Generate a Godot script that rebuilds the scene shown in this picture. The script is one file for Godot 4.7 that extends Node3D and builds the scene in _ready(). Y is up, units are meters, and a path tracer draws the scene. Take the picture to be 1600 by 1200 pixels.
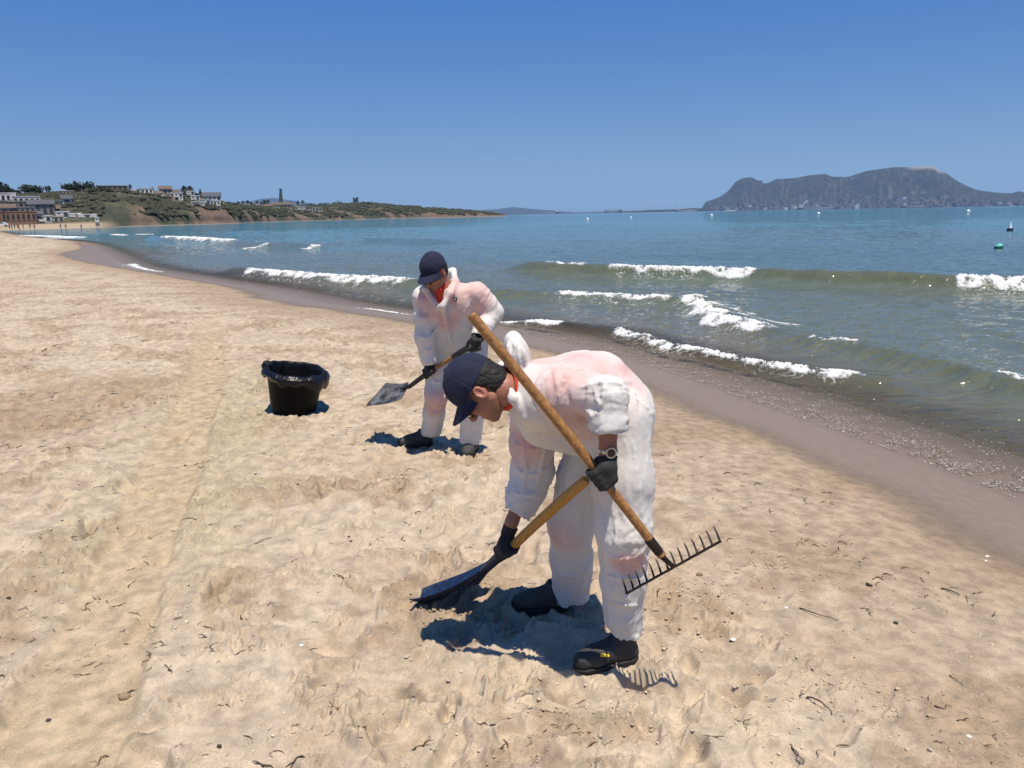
extends Node3D

const SEA := -0.4
var nz := FastNoiseLite.new()
var nr := FastNoiseLite.new()
var rng := RandomNumberGenerator.new()
var shore := PackedFloat32Array()
var shore_c := PackedFloat32Array()
var prints := {}
var crests := []
var taken := {}
var hill_rows := []


# ------------------------------------------------------------------ mesh builder
class MB:
	var v := PackedVector3Array()
	var ix := PackedInt32Array()
	var c := PackedColorArray()
	var nm := PackedVector3Array()
	var tint := Color.WHITE

	func p(a: Vector3) -> int:
		v.append(a)
		c.append(tint)
		return v.size() - 1

	func tri(a: int, b: int, d: int) -> void:
		ix.append(a); ix.append(b); ix.append(d)

	func quad(a: int, b: int, d: int, e: int) -> void:
		tri(a, b, d)
		tri(a, d, e)

	func face(pts: Array) -> void:
		var s := v.size()
		for q in pts:
			p(q)
		for i in range(1, pts.size() - 1):
			tri(s, s + i, s + i + 1)

	# box with a small chamfer, in the frame t
	func box(t: Transform3D, size: Vector3, ch := 0.0) -> void:
		var h := size * 0.5
		if ch <= 0.0:
			for ax in 3:
				for s in [-1.0, 1.0]:
					var n := Vector3.ZERO
					n[ax] = s
					var a := Vector3.ZERO
					a[(ax + 1) % 3] = 1.0
					var b := n.cross(a)
					var q := []
					for k in [[-1, -1], [-1, 1], [1, 1], [1, -1]]:
						q.append(t * ((n + a * k[0] + b * k[1]) * h))
					face(q)
			return
		for ax in 3:
			for s in [-1.0, 1.0]:
				var a1: int = (ax + 1) % 3
				var a2: int = (ax + 2) % 3
				var q := []
				for k in [[-1, -1], [-1, 1], [1, 1], [1, -1]] if s > 0 else [[-1, -1], [1, -1], [1, 1], [-1, 1]]:
					var o := Vector3.ZERO
					o[ax] = s * h[ax]
					o[a1] = k[0] * (h[a1] - ch)
					o[a2] = k[1] * (h[a2] - ch)
					q.append(t * o)
				face(q)
		for ax in 3:
			var a1: int = (ax + 1) % 3
			var a2: int = (ax + 2) % 3
			for s1 in [-1.0, 1.0]:
				for s2 in [-1.0, 1.0]:
					var q := []
					for e in [[0, -1], [0, 1], [1, 1], [1, -1]]:
						var o := Vector3.ZERO
						o[ax] = e[1] * (h[ax] - ch)
						o[a1] = s1 * (h[a1] - (ch if e[0] == 1 else 0.0))
						o[a2] = s2 * (h[a2] - (0.0 if e[0] == 1 else ch))
						q.append(t * o)
					if s1 * s2 < 0:
						q.reverse()
					face(q)
		for sx in [-1.0, 1.0]:
			for sy in [-1.0, 1.0]:
				for sz in [-1.0, 1.0]:
					var g := Vector3(sx, sy, sz)
					var q := [t * (g * (h - Vector3(0, ch, ch))), t * (g * (h - Vector3(ch, 0, ch))), t * (g * (h - Vector3(ch, ch, 0)))]
					if sx * sy * sz > 0:
						q.reverse()
					face(q)

	func tube(pts: Array, radii: Array, seg := 12, capped := true, wob := 0.0) -> void:
		var n := pts.size()
		var up := Vector3(0.31, 0.9, 0.2)
		var first := v.size()
		for i in n:
			var d: Vector3 = (pts[mini(i + 1, n - 1)] - pts[maxi(i - 1, 0)]).normalized()
			var a := up.cross(d).normalized()
			up = d.cross(a).normalized()
			for k in seg:
				var w: float = TAU * k / seg
				var r: float = radii[i] * (1.0 + wob * sin(k * 2.3 + i * 1.7))
				p(pts[i] + (a * cos(w) + up * sin(w)) * r)
		for i in n - 1:
			for k in seg:
				var k2 := (k + 1) % seg
				quad(first + i * seg + k, first + (i + 1) * seg + k, first + (i + 1) * seg + k2, first + i * seg + k2)
		if capped:
			for e in [0, n - 1]:
				var s := v.size()
				for k in seg:
					p(v[first + e * seg + k])
				for k in range(1, seg - 1):
					if e == 0:
						tri(s, s + k, s + k + 1)
					else:
						tri(s, s + k + 1, s + k)

	# grid of points, nu x nv, as a sheet
	func sheet(nu: int, nv: int, at: Callable, wrap := false) -> void:
		var s := v.size()
		for j in nv:
			for i in nu:
				p(at.call(i, j))
		for j in nv - 1:
			for i in nu if wrap else nu - 1:
				var i2 := (i + 1) % nu
				quad(s + j * nu + i, s + j * nu + i2, s + (j + 1) * nu + i2, s + (j + 1) * nu + i)

	func ball(c0: Vector3, r: Vector3, nu := 10, nv := 7, rough := 0.0, seed_ := 0.0) -> void:
		var s := v.size()
		for j in nv + 1:
			for i in nu:
				var a := TAU * i / nu
				var b := PI * j / nv - PI / 2
				var k := 1.0 + rough * (sin(i * 2.7 + j * 1.9 + seed_) * 0.6 + sin(i * 5.1 - j * 3.3 + seed_ * 2.0) * 0.4)
				p(c0 + Vector3(cos(b) * cos(a), sin(b), cos(b) * sin(a)) * r * k)
		for j in nv:
			for i in nu:
				var i2 := (i + 1) % nu
				quad(s + j * nu + i, s + j * nu + i2, s + (j + 1) * nu + i2, s + (j + 1) * nu + i)

	func move(from: int, t: Transform3D) -> void:
		for i in range(from, v.size()):
			v[i] = t * v[i]

	func normals() -> void:
		nm.resize(v.size())
		nm.fill(Vector3.ZERO)
		for i in range(0, ix.size(), 3):
			var a := ix[i]
			var b := ix[i + 1]
			var d := ix[i + 2]
			var n := (v[d] - v[a]).cross(v[b] - v[a])
			nm[a] += n
			nm[b] += n
			nm[d] += n
		for i in nm.size():
			nm[i] = nm[i].normalized() if nm[i].length_squared() > 1e-20 else Vector3.UP

	func mesh(off := Vector3.ZERO) -> ArrayMesh:
		normals()
		if off != Vector3.ZERO:
			for i in v.size():
				v[i] -= off
		var a := []
		a.resize(Mesh.ARRAY_MAX)
		a[Mesh.ARRAY_VERTEX] = v
		a[Mesh.ARRAY_NORMAL] = nm
		a[Mesh.ARRAY_COLOR] = c
		a[Mesh.ARRAY_INDEX] = ix
		var m := ArrayMesh.new()
		m.add_surface_from_arrays(Mesh.PRIMITIVE_TRIANGLES, a)
		return m


# ------------------------------------------------------------------ distance field, meshed as surface nets
class Field:
	var o: Vector3
	var c: float
	var nx: int
	var ny: int
	var nz: int
	var d := PackedFloat32Array()

	func _init(lo: Vector3, hi: Vector3, cell: float) -> void:
		o = lo
		c = cell
		nx = int((hi.x - lo.x) / cell) + 2
		ny = int((hi.y - lo.y) / cell) + 2
		nz = int((hi.z - lo.z) / cell) + 2
		d.resize(nx * ny * nz)
		d.fill(1.0)

	func lo_of(p: Vector3) -> Vector3i:
		return Vector3i(clampi(int((p.x - o.x) / c), 0, nx - 1), clampi(int((p.y - o.y) / c), 0, ny - 1), clampi(int((p.z - o.z) / c), 0, nz - 1))

	func cap(a: Vector3, b: Vector3, ra: float, rb: float, k := 0.02, cut := false) -> void:
		var m := maxf(ra, rb) + k + 3.0 * c
		var l := lo_of(a.min(b) - Vector3(m, m, m))
		var h := lo_of(a.max(b) + Vector3(m, m, m))
		var ab := b - a
		var il := 1.0 / maxf(ab.length_squared(), 1e-9)
		for z in range(l.z, h.z + 1):
			for y in range(l.y, h.y + 1):
				var i := (z * ny + y) * nx + l.x
				var q := o + Vector3(l.x, y, z) * c - a
				for x in range(l.x, h.x + 1):
					var t := clampf(q.dot(ab) * il, 0.0, 1.0)
					var e := (q - ab * t).length() - ra - (rb - ra) * t
					var f := d[i]
					if cut:
						e = -e
						var g := maxf(k - absf(e - f), 0.0)
						d[i] = maxf(e, f) + g * g * 0.25 / k
					else:
						var g := maxf(k - absf(e - f), 0.0)
						d[i] = minf(e, f) - g * g * 0.25 / k
					i += 1
					q.x += c

	func ell(p0: Vector3, r: Vector3, k := 0.02, cut := false, bs := Basis.IDENTITY) -> void:
		var m := maxf(r.x, maxf(r.y, r.z)) + k + 3.0 * c
		var l := lo_of(p0 - Vector3(m, m, m))
		var h := lo_of(p0 + Vector3(m, m, m))
		var inv := bs.inverse()
		for z in range(l.z, h.z + 1):
			for y in range(l.y, h.y + 1):
				var i := (z * ny + y) * nx + l.x
				for x in range(l.x, h.x + 1):
					var q := inv * (o + Vector3(x, y, z) * c - p0) / r
					var k0 := q.length()
					var k1 := (q / r).length()
					var e := k0 * (k0 - 1.0) / maxf(k1, 1e-6)
					var f := d[i]
					if cut:
						e = -e
						var g := maxf(k - absf(e - f), 0.0)
						d[i] = maxf(e, f) + g * g * 0.25 / k
					else:
						var g := maxf(k - absf(e - f), 0.0)
						d[i] = minf(e, f) - g * g * 0.25 / k
					i += 1

	# keep what lies behind the plane through p with normal n
	func plane(p: Vector3, n: Vector3, k := 0.004) -> void:
		var i := 0
		for z in nz:
			for y in ny:
				var e := (o + Vector3(0, y, z) * c - p).dot(n)
				var st := n.x * c
				for x in nx:
					var f := d[i]
					var g := maxf(k - absf(e - f), 0.0)
					d[i] = maxf(e, f) + g * g * 0.25 / k
					e += st
					i += 1

	func value(p: Vector3) -> float:
		var g := (p - o) / c
		var x := clampi(int(g.x), 0, nx - 2)
		var y := clampi(int(g.y), 0, ny - 2)
		var z := clampi(int(g.z), 0, nz - 2)
		var t := g - Vector3(x, y, z)
		var i := (z * ny + y) * nx + x
		var s := nx * ny
		var a := lerpf(lerpf(d[i], d[i + 1], t.x), lerpf(d[i + nx], d[i + nx + 1], t.x), t.y)
		var b := lerpf(lerpf(d[i + s], d[i + s + 1], t.x), lerpf(d[i + s + nx], d[i + s + nx + 1], t.x), t.y)
		return lerpf(a, b, t.z)

	# a fold of the cloth along a line that is first drawn onto the surface
	func crest(pts: Array, r: float) -> void:
		var line := []
		for i in 9:
			var t := i / 8.0
			var p: Vector3 = pts[0].lerp(pts[1], t).lerp(pts[1].lerp(pts[2], t), t)
			for k in 5:
				var e := c * 0.7
				var g := Vector3(value(p + Vector3(e, 0, 0)) - value(p - Vector3(e, 0, 0)), value(p + Vector3(0, e, 0)) - value(p - Vector3(0, e, 0)), value(p + Vector3(0, 0, e)) - value(p - Vector3(0, 0, e)))
				if g.length_squared() < 1e-8:
					break
				p -= g.normalized() * clampf(value(p) + r * 0.05, -0.03, 0.03)
			line.append(p)
		for i in 8:
			var w0 := r * (0.30 + 0.70 * sin(PI * (i + 0.3) / 8.6))
			var w1 := r * (0.30 + 0.70 * sin(PI * (i + 1.3) / 8.6))
			cap(line[i], line[i + 1], w0 * 0.78, w1 * 0.78, 0.007)

	func into(mb: MB, xf := Transform3D.IDENTITY, paint = null, push = null) -> void:
		var first := mb.v.size()
		var vid := {}
		var cells := PackedInt32Array()
		var near := 2.2 * c
		var sy := nx
		var sz := nx * ny
		for z in nz - 1:
			for y in ny - 1:
				var i := z * sz + y * sy
				for x in nx - 1:
					if absf(d[i]) < near:
						var n := 0
						for k in 8:
							if d[i + (k & 1) + ((k >> 1) & 1) * sy + (k >> 2) * sz] < 0.0:
								n += 1
						if n > 0 and n < 8:
							var s := Vector3.ZERO
							var w := 0
							for e in 12:
								var ax := e >> 2
								var u := e & 1
								var t := (e >> 1) & 1
								var ca: Vector3i
								var cb: Vector3i
								if ax == 0:
									ca = Vector3i(0, u, t); cb = Vector3i(1, u, t)
								elif ax == 1:
									ca = Vector3i(u, 0, t); cb = Vector3i(u, 1, t)
								else:
									ca = Vector3i(u, t, 0); cb = Vector3i(u, t, 1)
								var da := d[i + ca.x + ca.y * sy + ca.z * sz]
								var db := d[i + cb.x + cb.y * sy + cb.z * sz]
								if (da < 0.0) != (db < 0.0):
									s += Vector3(ca).lerp(Vector3(cb), da / (da - db))
									w += 1
							vid[i] = mb.p(o + (Vector3(x, y, z) + s / w) * c)
							cells.append(i)
					i += 1
		for i in cells:
			var x := i % nx
			var y := (i / nx) % ny
			var z := i / sz
			var a := d[i] < 0.0
			if y > 0 and z > 0 and a != (d[i + 1] < 0.0):
				_q(mb, vid, i - sy - sz, i - sz, i, i - sy, not a)
			if x > 0 and z > 0 and a != (d[i + sy] < 0.0):
				_q(mb, vid, i - 1 - sz, i - 1, i, i - sz, not a)
			if x > 0 and y > 0 and a != (d[i + sz] < 0.0):
				_q(mb, vid, i - 1 - sy, i - sy, i, i - 1, not a)
		if push != null:
			mb.normals()
			for i in range(first, mb.v.size()):
				mb.v[i] += mb.nm[i] * (push.call(mb.v[i], mb.nm[i]) as float)
		if paint != null:
			for i in range(first, mb.v.size()):
				mb.c[i] = paint.call(mb.v[i])
		if xf != Transform3D.IDENTITY:
			mb.move(first, xf)

	func _q(mb: MB, vid: Dictionary, a: int, b: int, e: int, f: int, flip: bool) -> void:
		if not (vid.has(a) and vid.has(b) and vid.has(e) and vid.has(f)):
			return
		if flip:
			mb.quad(vid[a], vid[b], vid[e], vid[f])
		else:
			mb.quad(vid[a], vid[f], vid[e], vid[b])


# ------------------------------------------------------------------ naming
func numbered(called: String) -> String:
	if not taken.has(called):
		taken[called] = 0
		return called
	taken[called] += 1
	return "%s_%03d" % [called, taken[called]]


func tag(o: Node3D, label: String, category: String, group := "", kind := "") -> Node3D:
	if label: o.set_meta("label", label)
	if category: o.set_meta("category", category)
	if group: o.set_meta("group", group)
	if kind: o.set_meta("kind", kind)
	return o


func thing(called: String, at: Vector3, label: String, category: String, group := "") -> Node3D:
	var o := Node3D.new()
	o.name = numbered(called)
	add_child(o)
	o.position = at
	tag(o, label, category, group)
	return o


func put(mb: MB, called: String, m: Material, parent: Node3D = null) -> MeshInstance3D:
	var o := MeshInstance3D.new()
	o.mesh = mb.mesh(parent.position if parent and parent.get_parent() == self else Vector3.ZERO)
	o.material_override = null
	o.mesh.surface_set_material(0, m)
	if parent:
		o.name = called
		parent.add_child(o, true)
	else:
		o.name = numbered(called)
		add_child(o)
	return o


func local(mb: MB, called: String, m: Material, parent: Node3D) -> MeshInstance3D:   # vertices already in the parent's frame
	var o := MeshInstance3D.new()
	o.mesh = mb.mesh()
	o.mesh.surface_set_material(0, m)
	o.name = called
	parent.add_child(o, true)
	return o


func mat(c: Color, rough := 0.8, metal := 0.0) -> StandardMaterial3D:
	var m := StandardMaterial3D.new()
	m.albedo_color = c.linear_to_srgb()
	m.roughness = rough
	m.metallic = metal
	return m


func vmat(rough := 0.9) -> StandardMaterial3D:
	var m := mat(Color.WHITE, rough)
	m.vertex_color_use_as_albedo = true
	return m


func fnoise(seed_: int, freq: float, oct: int, kind := FastNoiseLite.FRACTAL_FBM, typ := FastNoiseLite.TYPE_SIMPLEX_SMOOTH) -> FastNoiseLite:
	var n := FastNoiseLite.new()
	n.seed = seed_
	n.frequency = freq
	n.noise_type = typ
	n.fractal_type = kind
	n.fractal_octaves = oct
	return n


func seamless(n: FastNoiseLite, size := 512) -> Image:
	return n.get_seamless_image(size, size)


func tex(im: Image) -> ImageTexture:
	return ImageTexture.create_from_image(im)


func levels(im: Image, lo: Color, hi: Color, gain := 1.0) -> ImageTexture:
	var r := Image.create(im.get_width(), im.get_height(), false, Image.FORMAT_RGB8)
	for y in im.get_height():
		for x in im.get_width():
			r.set_pixel(x, y, lo.lerp(hi, clampf((im.get_pixel(x, y).r - 0.5) * gain + 0.5, 0.0, 1.0)))
	return tex(r)


func sm(a: float, b: float, x: float) -> float:
	var t := clampf((x - a) / (b - a), 0.0, 1.0)
	return t * t * (3.0 - 2.0 * t)


# ------------------------------------------------------------------ the shore
func build_shore() -> void:
	var pts := [Vector2(40, 6.2), Vector2(10, 5.4), Vector2(0, 4.68), Vector2(-4, 4.2), Vector2(-5.84, 3.82), Vector2(-7.1, 3.44), Vector2(-8.86, 2.83), Vector2(-10.9, 2.11), Vector2(-13.3, 0.95), Vector2(-17.2, -2.0),
		Vector2(-20, -4.6), Vector2(-24.7, -7.9), Vector2(-32.8, -14.3), Vector2(-39.4, -19.2), Vector2(-55.8, -28.7), Vector2(-88, -48), Vector2(-115, -69), Vector2(-160, -101), Vector2(-215, -139), Vector2(-255, -165), Vector2(-285, -174), Vector2(-310, -176)]
	var i := 0
	for k in 660:
		var z := 20.0 - k * 0.5
		while i < pts.size() - 2 and pts[i + 1].x > z:
			i += 1
		var a: Vector2 = pts[i]
		var b: Vector2 = pts[i + 1]
		var pa: Vector2 = pts[maxi(i - 1, 0)]
		var pb: Vector2 = pts[mini(i + 2, pts.size() - 1)]
		var t := (z - a.x) / (b.x - a.x)
		var ma := (b.y - pa.y) / (b.x - pa.x) * (b.x - a.x)
		var mb := (pb.y - a.y) / (pb.x - a.x) * (b.x - a.x)
		var t2 := t * t
		var t3 := t2 * t
		shore.append(a.y * (2 * t3 - 3 * t2 + 1) + ma * (t3 - 2 * t2 + t) + b.y * (-2 * t3 + 3 * t2) + mb * (t3 - t2))
	for k in 660:
		var s := (shore[mini(k + 3, 659)] - shore[maxi(k - 3, 0)]) / (0.5 * (mini(k + 3, 659) - maxi(k - 3, 0)))
		shore_c.append(1.0 / sqrt(1.0 + s * s))


# metres inland of the waterline (negative: out to sea)
func inland(x: float, z: float) -> float:
	var k := (20.0 - z) * 2.0
	if k > 657.0:
		return -60.0
	k = maxf(k, 0.0)
	var i := int(k)
	var f := k - i
	return (lerpf(shore[i], shore[i + 1], f) - x) * lerpf(shore_c[i], shore_c[i + 1], f)


func wet_width(x: float, z: float) -> float:
	var e := (z + 47.0) / 9.0
	return 1.25 + 0.22 * nz.get_noise_2d(x * 0.45, z * 0.45) + 1.6 * exp(-e * e) + 0.5 * sm(-10, -16, z) * sm(-24, -17, z)


func track(x: float, z: float) -> float:   # 1 inside the pressed wheel track on the left
	var c := -3.62 + 0.385 * (z + 9.0)
	if z > -9.0:
		c = -3.62 + (z + 9.0) * 0.30
	var w := 0.24 + 0.02 * sin(z * 2.0)
	return sm(w + 0.05, w - 0.04, absf(x - c)) * sm(-16.0, -10.0, z)


func base_y(d: float) -> float:
	if d < 0.0:
		return SEA + 0.09 * d
	return SEA * exp(-d / 2.0)


func ground_y(x: float, z: float) -> float:
	return relief(x, z, inland(x, z), 1.0)


func relief(x: float, z: float, d: float, fine: float) -> float:
	var h := base_y(d)
	if d < 0.2:
		return h
	var ww := wet_width(x, z)
	var dry := sm(ww + 0.7, ww + 2.9, d)
	h += 0.006 * nz.get_noise_2d(x * 0.9, z * 0.9) * sm(ww, ww + 0.4, d)
	if dry > 0.0:
		var tr := track(x, z)
		var a := dry * (1.0 - 0.8 * tr)
		h += dry * 0.030 * nz.get_noise_2d(x * 0.55 + 31.0, z * 0.55)
		# trampled ground: bent ridges and hollows
		var wx := x + 0.09 * nz.get_noise_2d(x * 1.7, z * 1.7 + 50.0) + 0.018 * nz.get_noise_2d(x * 8.0, z * 8.0 + 50.0)
		var wz := z + 0.09 * nz.get_noise_2d(x * 1.7 + 80.0, z * 1.7) + 0.018 * nz.get_noise_2d(x * 8.0 + 80.0, z * 8.0)
		var m := nz.get_noise_2d(wx * 1.9 + 7.0, wz * 1.9)
		h += a * 0.020 * m
		# broken crust: short steep ledges where feet and wheels have turned the sand
		if fine > 0.0:
			var lq := nz.get_noise_2d(wx * 1.55 - 20.0, wz * 2.3 + 14.0) * 2.6 + 0.9 * nz.get_noise_2d(x * 6.0, z * 6.0 - 9.0) + 0.35 * nz.get_noise_2d(x * 15.0, z * 15.0 - 9.0)
			var fr := lq - floorf(lq)
			var here := sm(0.0, 0.5, nz.get_noise_2d(x * 2.3 + 44.0, z * 2.3) + 0.25 * nz.get_noise_2d(x * 0.7, z * 0.7 + 61.0))
			h += a * here * 0.032 * (sm(0.0, 0.10, fr) - fr)
			var lq2 := nz.get_noise_2d(x * 4.0 + 70.0, z * 6.0 + 4.0) * 1.8 + 0.8 * nz.get_noise_2d(x * 11.0, z * 11.0) + 0.4 * nz.get_noise_2d(x * 25.0, z * 25.0)
			var fr2 := lq2 - floorf(lq2)
			var here2 := sm(0.1, 0.55, nz.get_noise_2d(x * 3.3 - 14.0, z * 3.3))
			h += a * here2 * 0.020 * (sm(0.0, 0.16, fr2) - fr2)
		var r := 1.0 - absf(nz.get_noise_2d(wx * 2.6 + 11.0, wz * 3.4 - 4.0)) * 2.4
		var patch := sm(-0.15, 0.45, nz.get_noise_2d(x * 0.8 - 60.0, z * 0.8 + 9.0))
		if r > 0.0:
			h += a * (0.008 + 0.022 * patch) * r * r
		if fine > 0.0:
			var cl := nz.get_noise_2d(wx * 9.0 + 3.0, wz * 9.0)
			h += fine * a * patch * (0.016 * maxf(cl, 0.0) + 0.016 * absf(nz.get_noise_2d(wx * 17.0, wz * 17.0)))
			h += fine * a * 0.004 * cl
			h += fine * dry * 0.0010 * nz.get_noise_2d(x * 41.0, z * 41.0)
		h += (-0.020 * tr + 0.040 * tr * (1.0 - tr)) * dry + 0.0022 * tr * sin(z * 42.0 + 3.0 * nz.get_noise_2d(x * 3.0, z * 3.0))
		# foot prints
		var key := Vector2i(int(floor(x * 2.0)), int(floor(z * 2.0)))
		if prints.has(key):
			for p in prints[key]:
				var dx: float = wx - p[0]
				var dz: float = wz - p[1]
				var u: float = (dx * p[2] + dz * p[3]) / p[4]
				var w: float = (-dx * p[3] + dz * p[2]) / p[5]
				var q := u * u + w * w
				if q < 2.6:
					h += dry * (-p[6] * exp(-q * q * 1.6) + p[6] * 0.5 * exp(-(q - 1.25) * (q - 1.25) * 7.0) * (0.6 + 0.6 * u))
	return h


func build_prints() -> void:
	var r := RandomNumberGenerator.new()
	r.seed = 41
	for i in 1850:
		var x := r.randf_range(-9.0, 4.5)
		var z := -r.randf_range(1.2, 17.0)
		if i > 1700:   # more round the two workers
			x = (0.35 if i % 3 else -0.6) + r.randfn() * 0.75
			z = (-3.0 if i % 3 else -5.9) + r.randfn() * 0.7
		elif nz.get_noise_2d(x * 0.5 + 90.0, z * 0.5) < -0.25:
			continue
		var an := r.randf() * TAU
		var p := [x, z, cos(an), sin(an), r.randf_range(0.09, 0.16), r.randf_range(0.045, 0.075), r.randf_range(0.018, 0.048)]
		var done := {}
		for a in [-0.32, 0.0, 0.32]:
			for b in [-0.32, 0.0, 0.32]:
				var key := Vector2i(int(floor((x + a) * 2.0)), int(floor((z + b) * 2.0)))
				if not done.has(key):
					done[key] = true
					if not prints.has(key):
						prints[key] = []
					prints[key].append(p)


func sand_color(x: float, z: float, d: float, h: float) -> Color:
	return raw_sand(x, z, d) * 1.10


func raw_sand(x: float, z: float, d: float) -> Color:
	var ww := wet_width(x, z)
	var wet := 1.0 - sm(ww - 0.15, ww + 0.30, d)
	var damp := 1.0 - sm(ww + 0.1, ww + 2.6, d + 0.5 * nz.get_noise_2d(x * 0.8, z * 0.8 + 20.0))
	var n := nz.get_noise_2d(x * 0.6 + 15.0, z * 0.6)
	var n2 := nz.get_noise_2d(x * 3.1, z * 3.1 + 77.0)
	var c := Color(0.540, 0.455, 0.356)
	c = c.lerp(Color(0.460, 0.370, 0.282), clampf(0.30 + 0.6 * n + 0.45 * n2, 0.0, 1.0) * 0.8)
	var turned := sm(0.05, 0.55, nz.get_noise_2d(x * 0.8 - 60.0, z * 0.8 + 9.0) + 0.5 * nz.get_noise_2d(x * 5.0, z * 5.0 + 33.0))
	c = c.lerp(Color(0.296, 0.2109, 0.1369), turned * 0.5)
	c = c.lerp(Color(0.350, 0.263, 0.182), damp * 0.75)
	# browner disturbed sand on the far left, greenish shell grit beside the track
	var q := Vector2(x + 4.7, (z + 7.0) * 0.6).length()
	c = c.lerp(Color(0.296, 0.2035, 0.1295), sm(1.5, 0.3, q + 0.5 * n) * 0.55)
	var gx := x + 2.55 - 0.25 * (z + 6.0)
	var grit := sm(1.0, 0.1, absf(gx) + 0.35 * n2) * sm(-10.0, -8.0, z) * sm(-2.8, -4.5, z)
	c = c.lerp(Color(0.4588, 0.4033, 0.2849), grit * 0.7)
	c = c.lerp(Color(0.4958, 0.3996, 0.2775), track(x, z) * 0.9)
	c = c.lerp(Color(0.235, 0.180, 0.130), wet * 0.9)
	if d < 0.0:
		c = c.lerp(Color(0.1628, 0.1295, 0.0851), sm(0.0, -1.5, d))
	return c


func polar_rows(parts: Array) -> PackedFloat32Array:   # [[from, to, ratio], ...]
	var out := PackedFloat32Array()
	for p in parts:
		var r: float = p[0]
		while r < p[1]:
			out.append(r)
			r *= p[2]
	return out


func build_sand() -> void:
	var az := PackedFloat32Array()
	var a := -180.0
	while a < 180.0:
		az.append(deg_to_rad(a))
		a += 0.145 if absf(a) < 41.0 else (0.8 if absf(a) < 60.0 else 4.0)
	az.append(PI)
	var rs := polar_rows([[0.05, 1.5, 1.35], [1.55, 30.0, 1.0044], [30.0, 420.0, 1.03]])
	var mb := MB.new()
	var na := az.size()
	var ds := PackedFloat32Array()
	for r in rs:
		var fine := sm(22.0, 12.0, r)
		for t in az:
			var x := r * sin(t)
			var z := -r * cos(t)
			var d := inland(x, z)
			if d > -7.0:
				var h := relief(x, z, d, fine if absf(t) < 1.0 else 0.0)
				mb.tint = sand_color(x, z, d, h)
				mb.p(Vector3(x, h, z))
			else:
				mb.tint = Color.BLACK
				mb.p(Vector3(x, SEA - 0.6, z))
			ds.append(d)
	for j in rs.size() - 1:
		for i in na - 1:
			var k := j * na + i
			if maxf(maxf(ds[k], ds[k + 1]), maxf(ds[k + na], ds[k + na + 1])) > -6.0:
				mb.quad(k, k + na, k + na + 1, k + 1)
	var m := vmat(0.95)
	m.metallic_specular = 0.3
	var g1 := fnoise(3, 0.010, 8)
	g1.fractal_gain = 0.66
	var g2 := fnoise(8, 0.012, 4, FastNoiseLite.FRACTAL_RIDGED)
	var im := seamless(g1, 1024)
	var im2 := seamless(g2, 1024)
	im.convert(Image.FORMAT_RGB8)
	im2.convert(Image.FORMAT_RGB8)
	var grain := Image.create(1024, 1024, false, Image.FORMAT_RGB8)
	var hgt := Image.create(1024, 1024, false, Image.FORMAT_RGB8)
	var r2 := RandomNumberGenerator.new()
	r2.seed = 5
	for y in 1024:
		for x in 1024:
			var p := im.get_pixel(x, y).r
			var q := im2.get_pixel(x, y).r
			var s := r2.randf()
			var k := clampf(0.86 + 0.34 * (p - 0.5) + 0.24 * (s - 0.5), 0.0, 1.0)
			if s > 0.997:
				k = 1.0
			elif s < 0.010:
				k = 0.42
			grain.set_pixel(x, y, Color(k, k * 0.99, k * 0.97))
			var hh := clampf(0.42 * p + 0.10 * q + 0.30 * s * s, 0.0, 1.0)
			hgt.set_pixel(x, y, Color(hh, hh, hh))
	m.albedo_texture = tex(grain)
	m.heightmap_enabled = true
	m.heightmap_texture = tex(hgt)
	m.heightmap_scale = 0.9
	m.uv1_triplanar = true
	m.uv1_world_triplanar = true
	m.uv1_scale = Vector3.ONE / 1.7
	put(mb, "sand_beach", m)
	tag(get_node("sand_beach"), "trampled dry beach sand sloping down to the waterline", "beach", "", "structure")


# ------------------------------------------------------------------ the sea
func crest_lift(x: float, z: float) -> float:
	var h := 0.0
	for c in crests:
		if x < c.lo.x or x > c.hi.x or z < c.lo.y or z > c.hi.y:
			continue
		var best := 1e9
		var side := 0.0
		var along := 0.0
		var pts: Array = c.pts
		for i in pts.size() - 1:
			var a: Vector2 = pts[i]
			var e: Vector2 = pts[i + 1] - a
			var q := Vector2(x, z) - a
			var t := clampf(q.dot(e) / e.length_squared(), 0.0, 1.0)
			var w := (q - e * t).length()
			if w < best:
				best = w
				side = signf(e.cross(q))
				along = (i + t) / (pts.size() - 1)
		# side > 0 is the beach side: the steep front
		var w2: float = c.front if side > 0.0 else c.back
		var fade := sm(0.0, 0.12, along) * sm(1.0, 0.88, along)
		h += c.high * fade * exp(-best * best / (w2 * w2))
	return h


func swell(x: float, z: float, d: float) -> float:
	var u := -d
	var k := sm(0.3, 5.0, u)
	var h := 0.05 * k * sin(u * 0.9 + 2.0 * nz.get_noise_2d(x * 0.12, z * 0.12)) * (0.5 + nz.get_noise_2d(x * 0.05 + 9.0, z * 0.05))
	h += (0.012 + 0.022 * k) * nz.get_noise_2d(u * 1.3 + 40.0, (x + z) * 0.25)
	h += (0.006 + 0.008 * k) * nz.get_noise_2d(x * 2.6 - 8.0, z * 2.6)
	h += 0.0045 * nz.get_noise_2d(x * 7.5, z * 7.5 + 5.0)
	var lace := sm(-0.1, 0.5, u) * sm(2.2, 0.9, u)
	if lace > 0.0:
		h += lace * (0.010 * absf(nz.get_noise_2d(x * 9.0 + 3.0, z * 9.0)) + 0.008 * nz.get_noise_2d(x * 18.0, z * 18.0))
	return h


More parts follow.
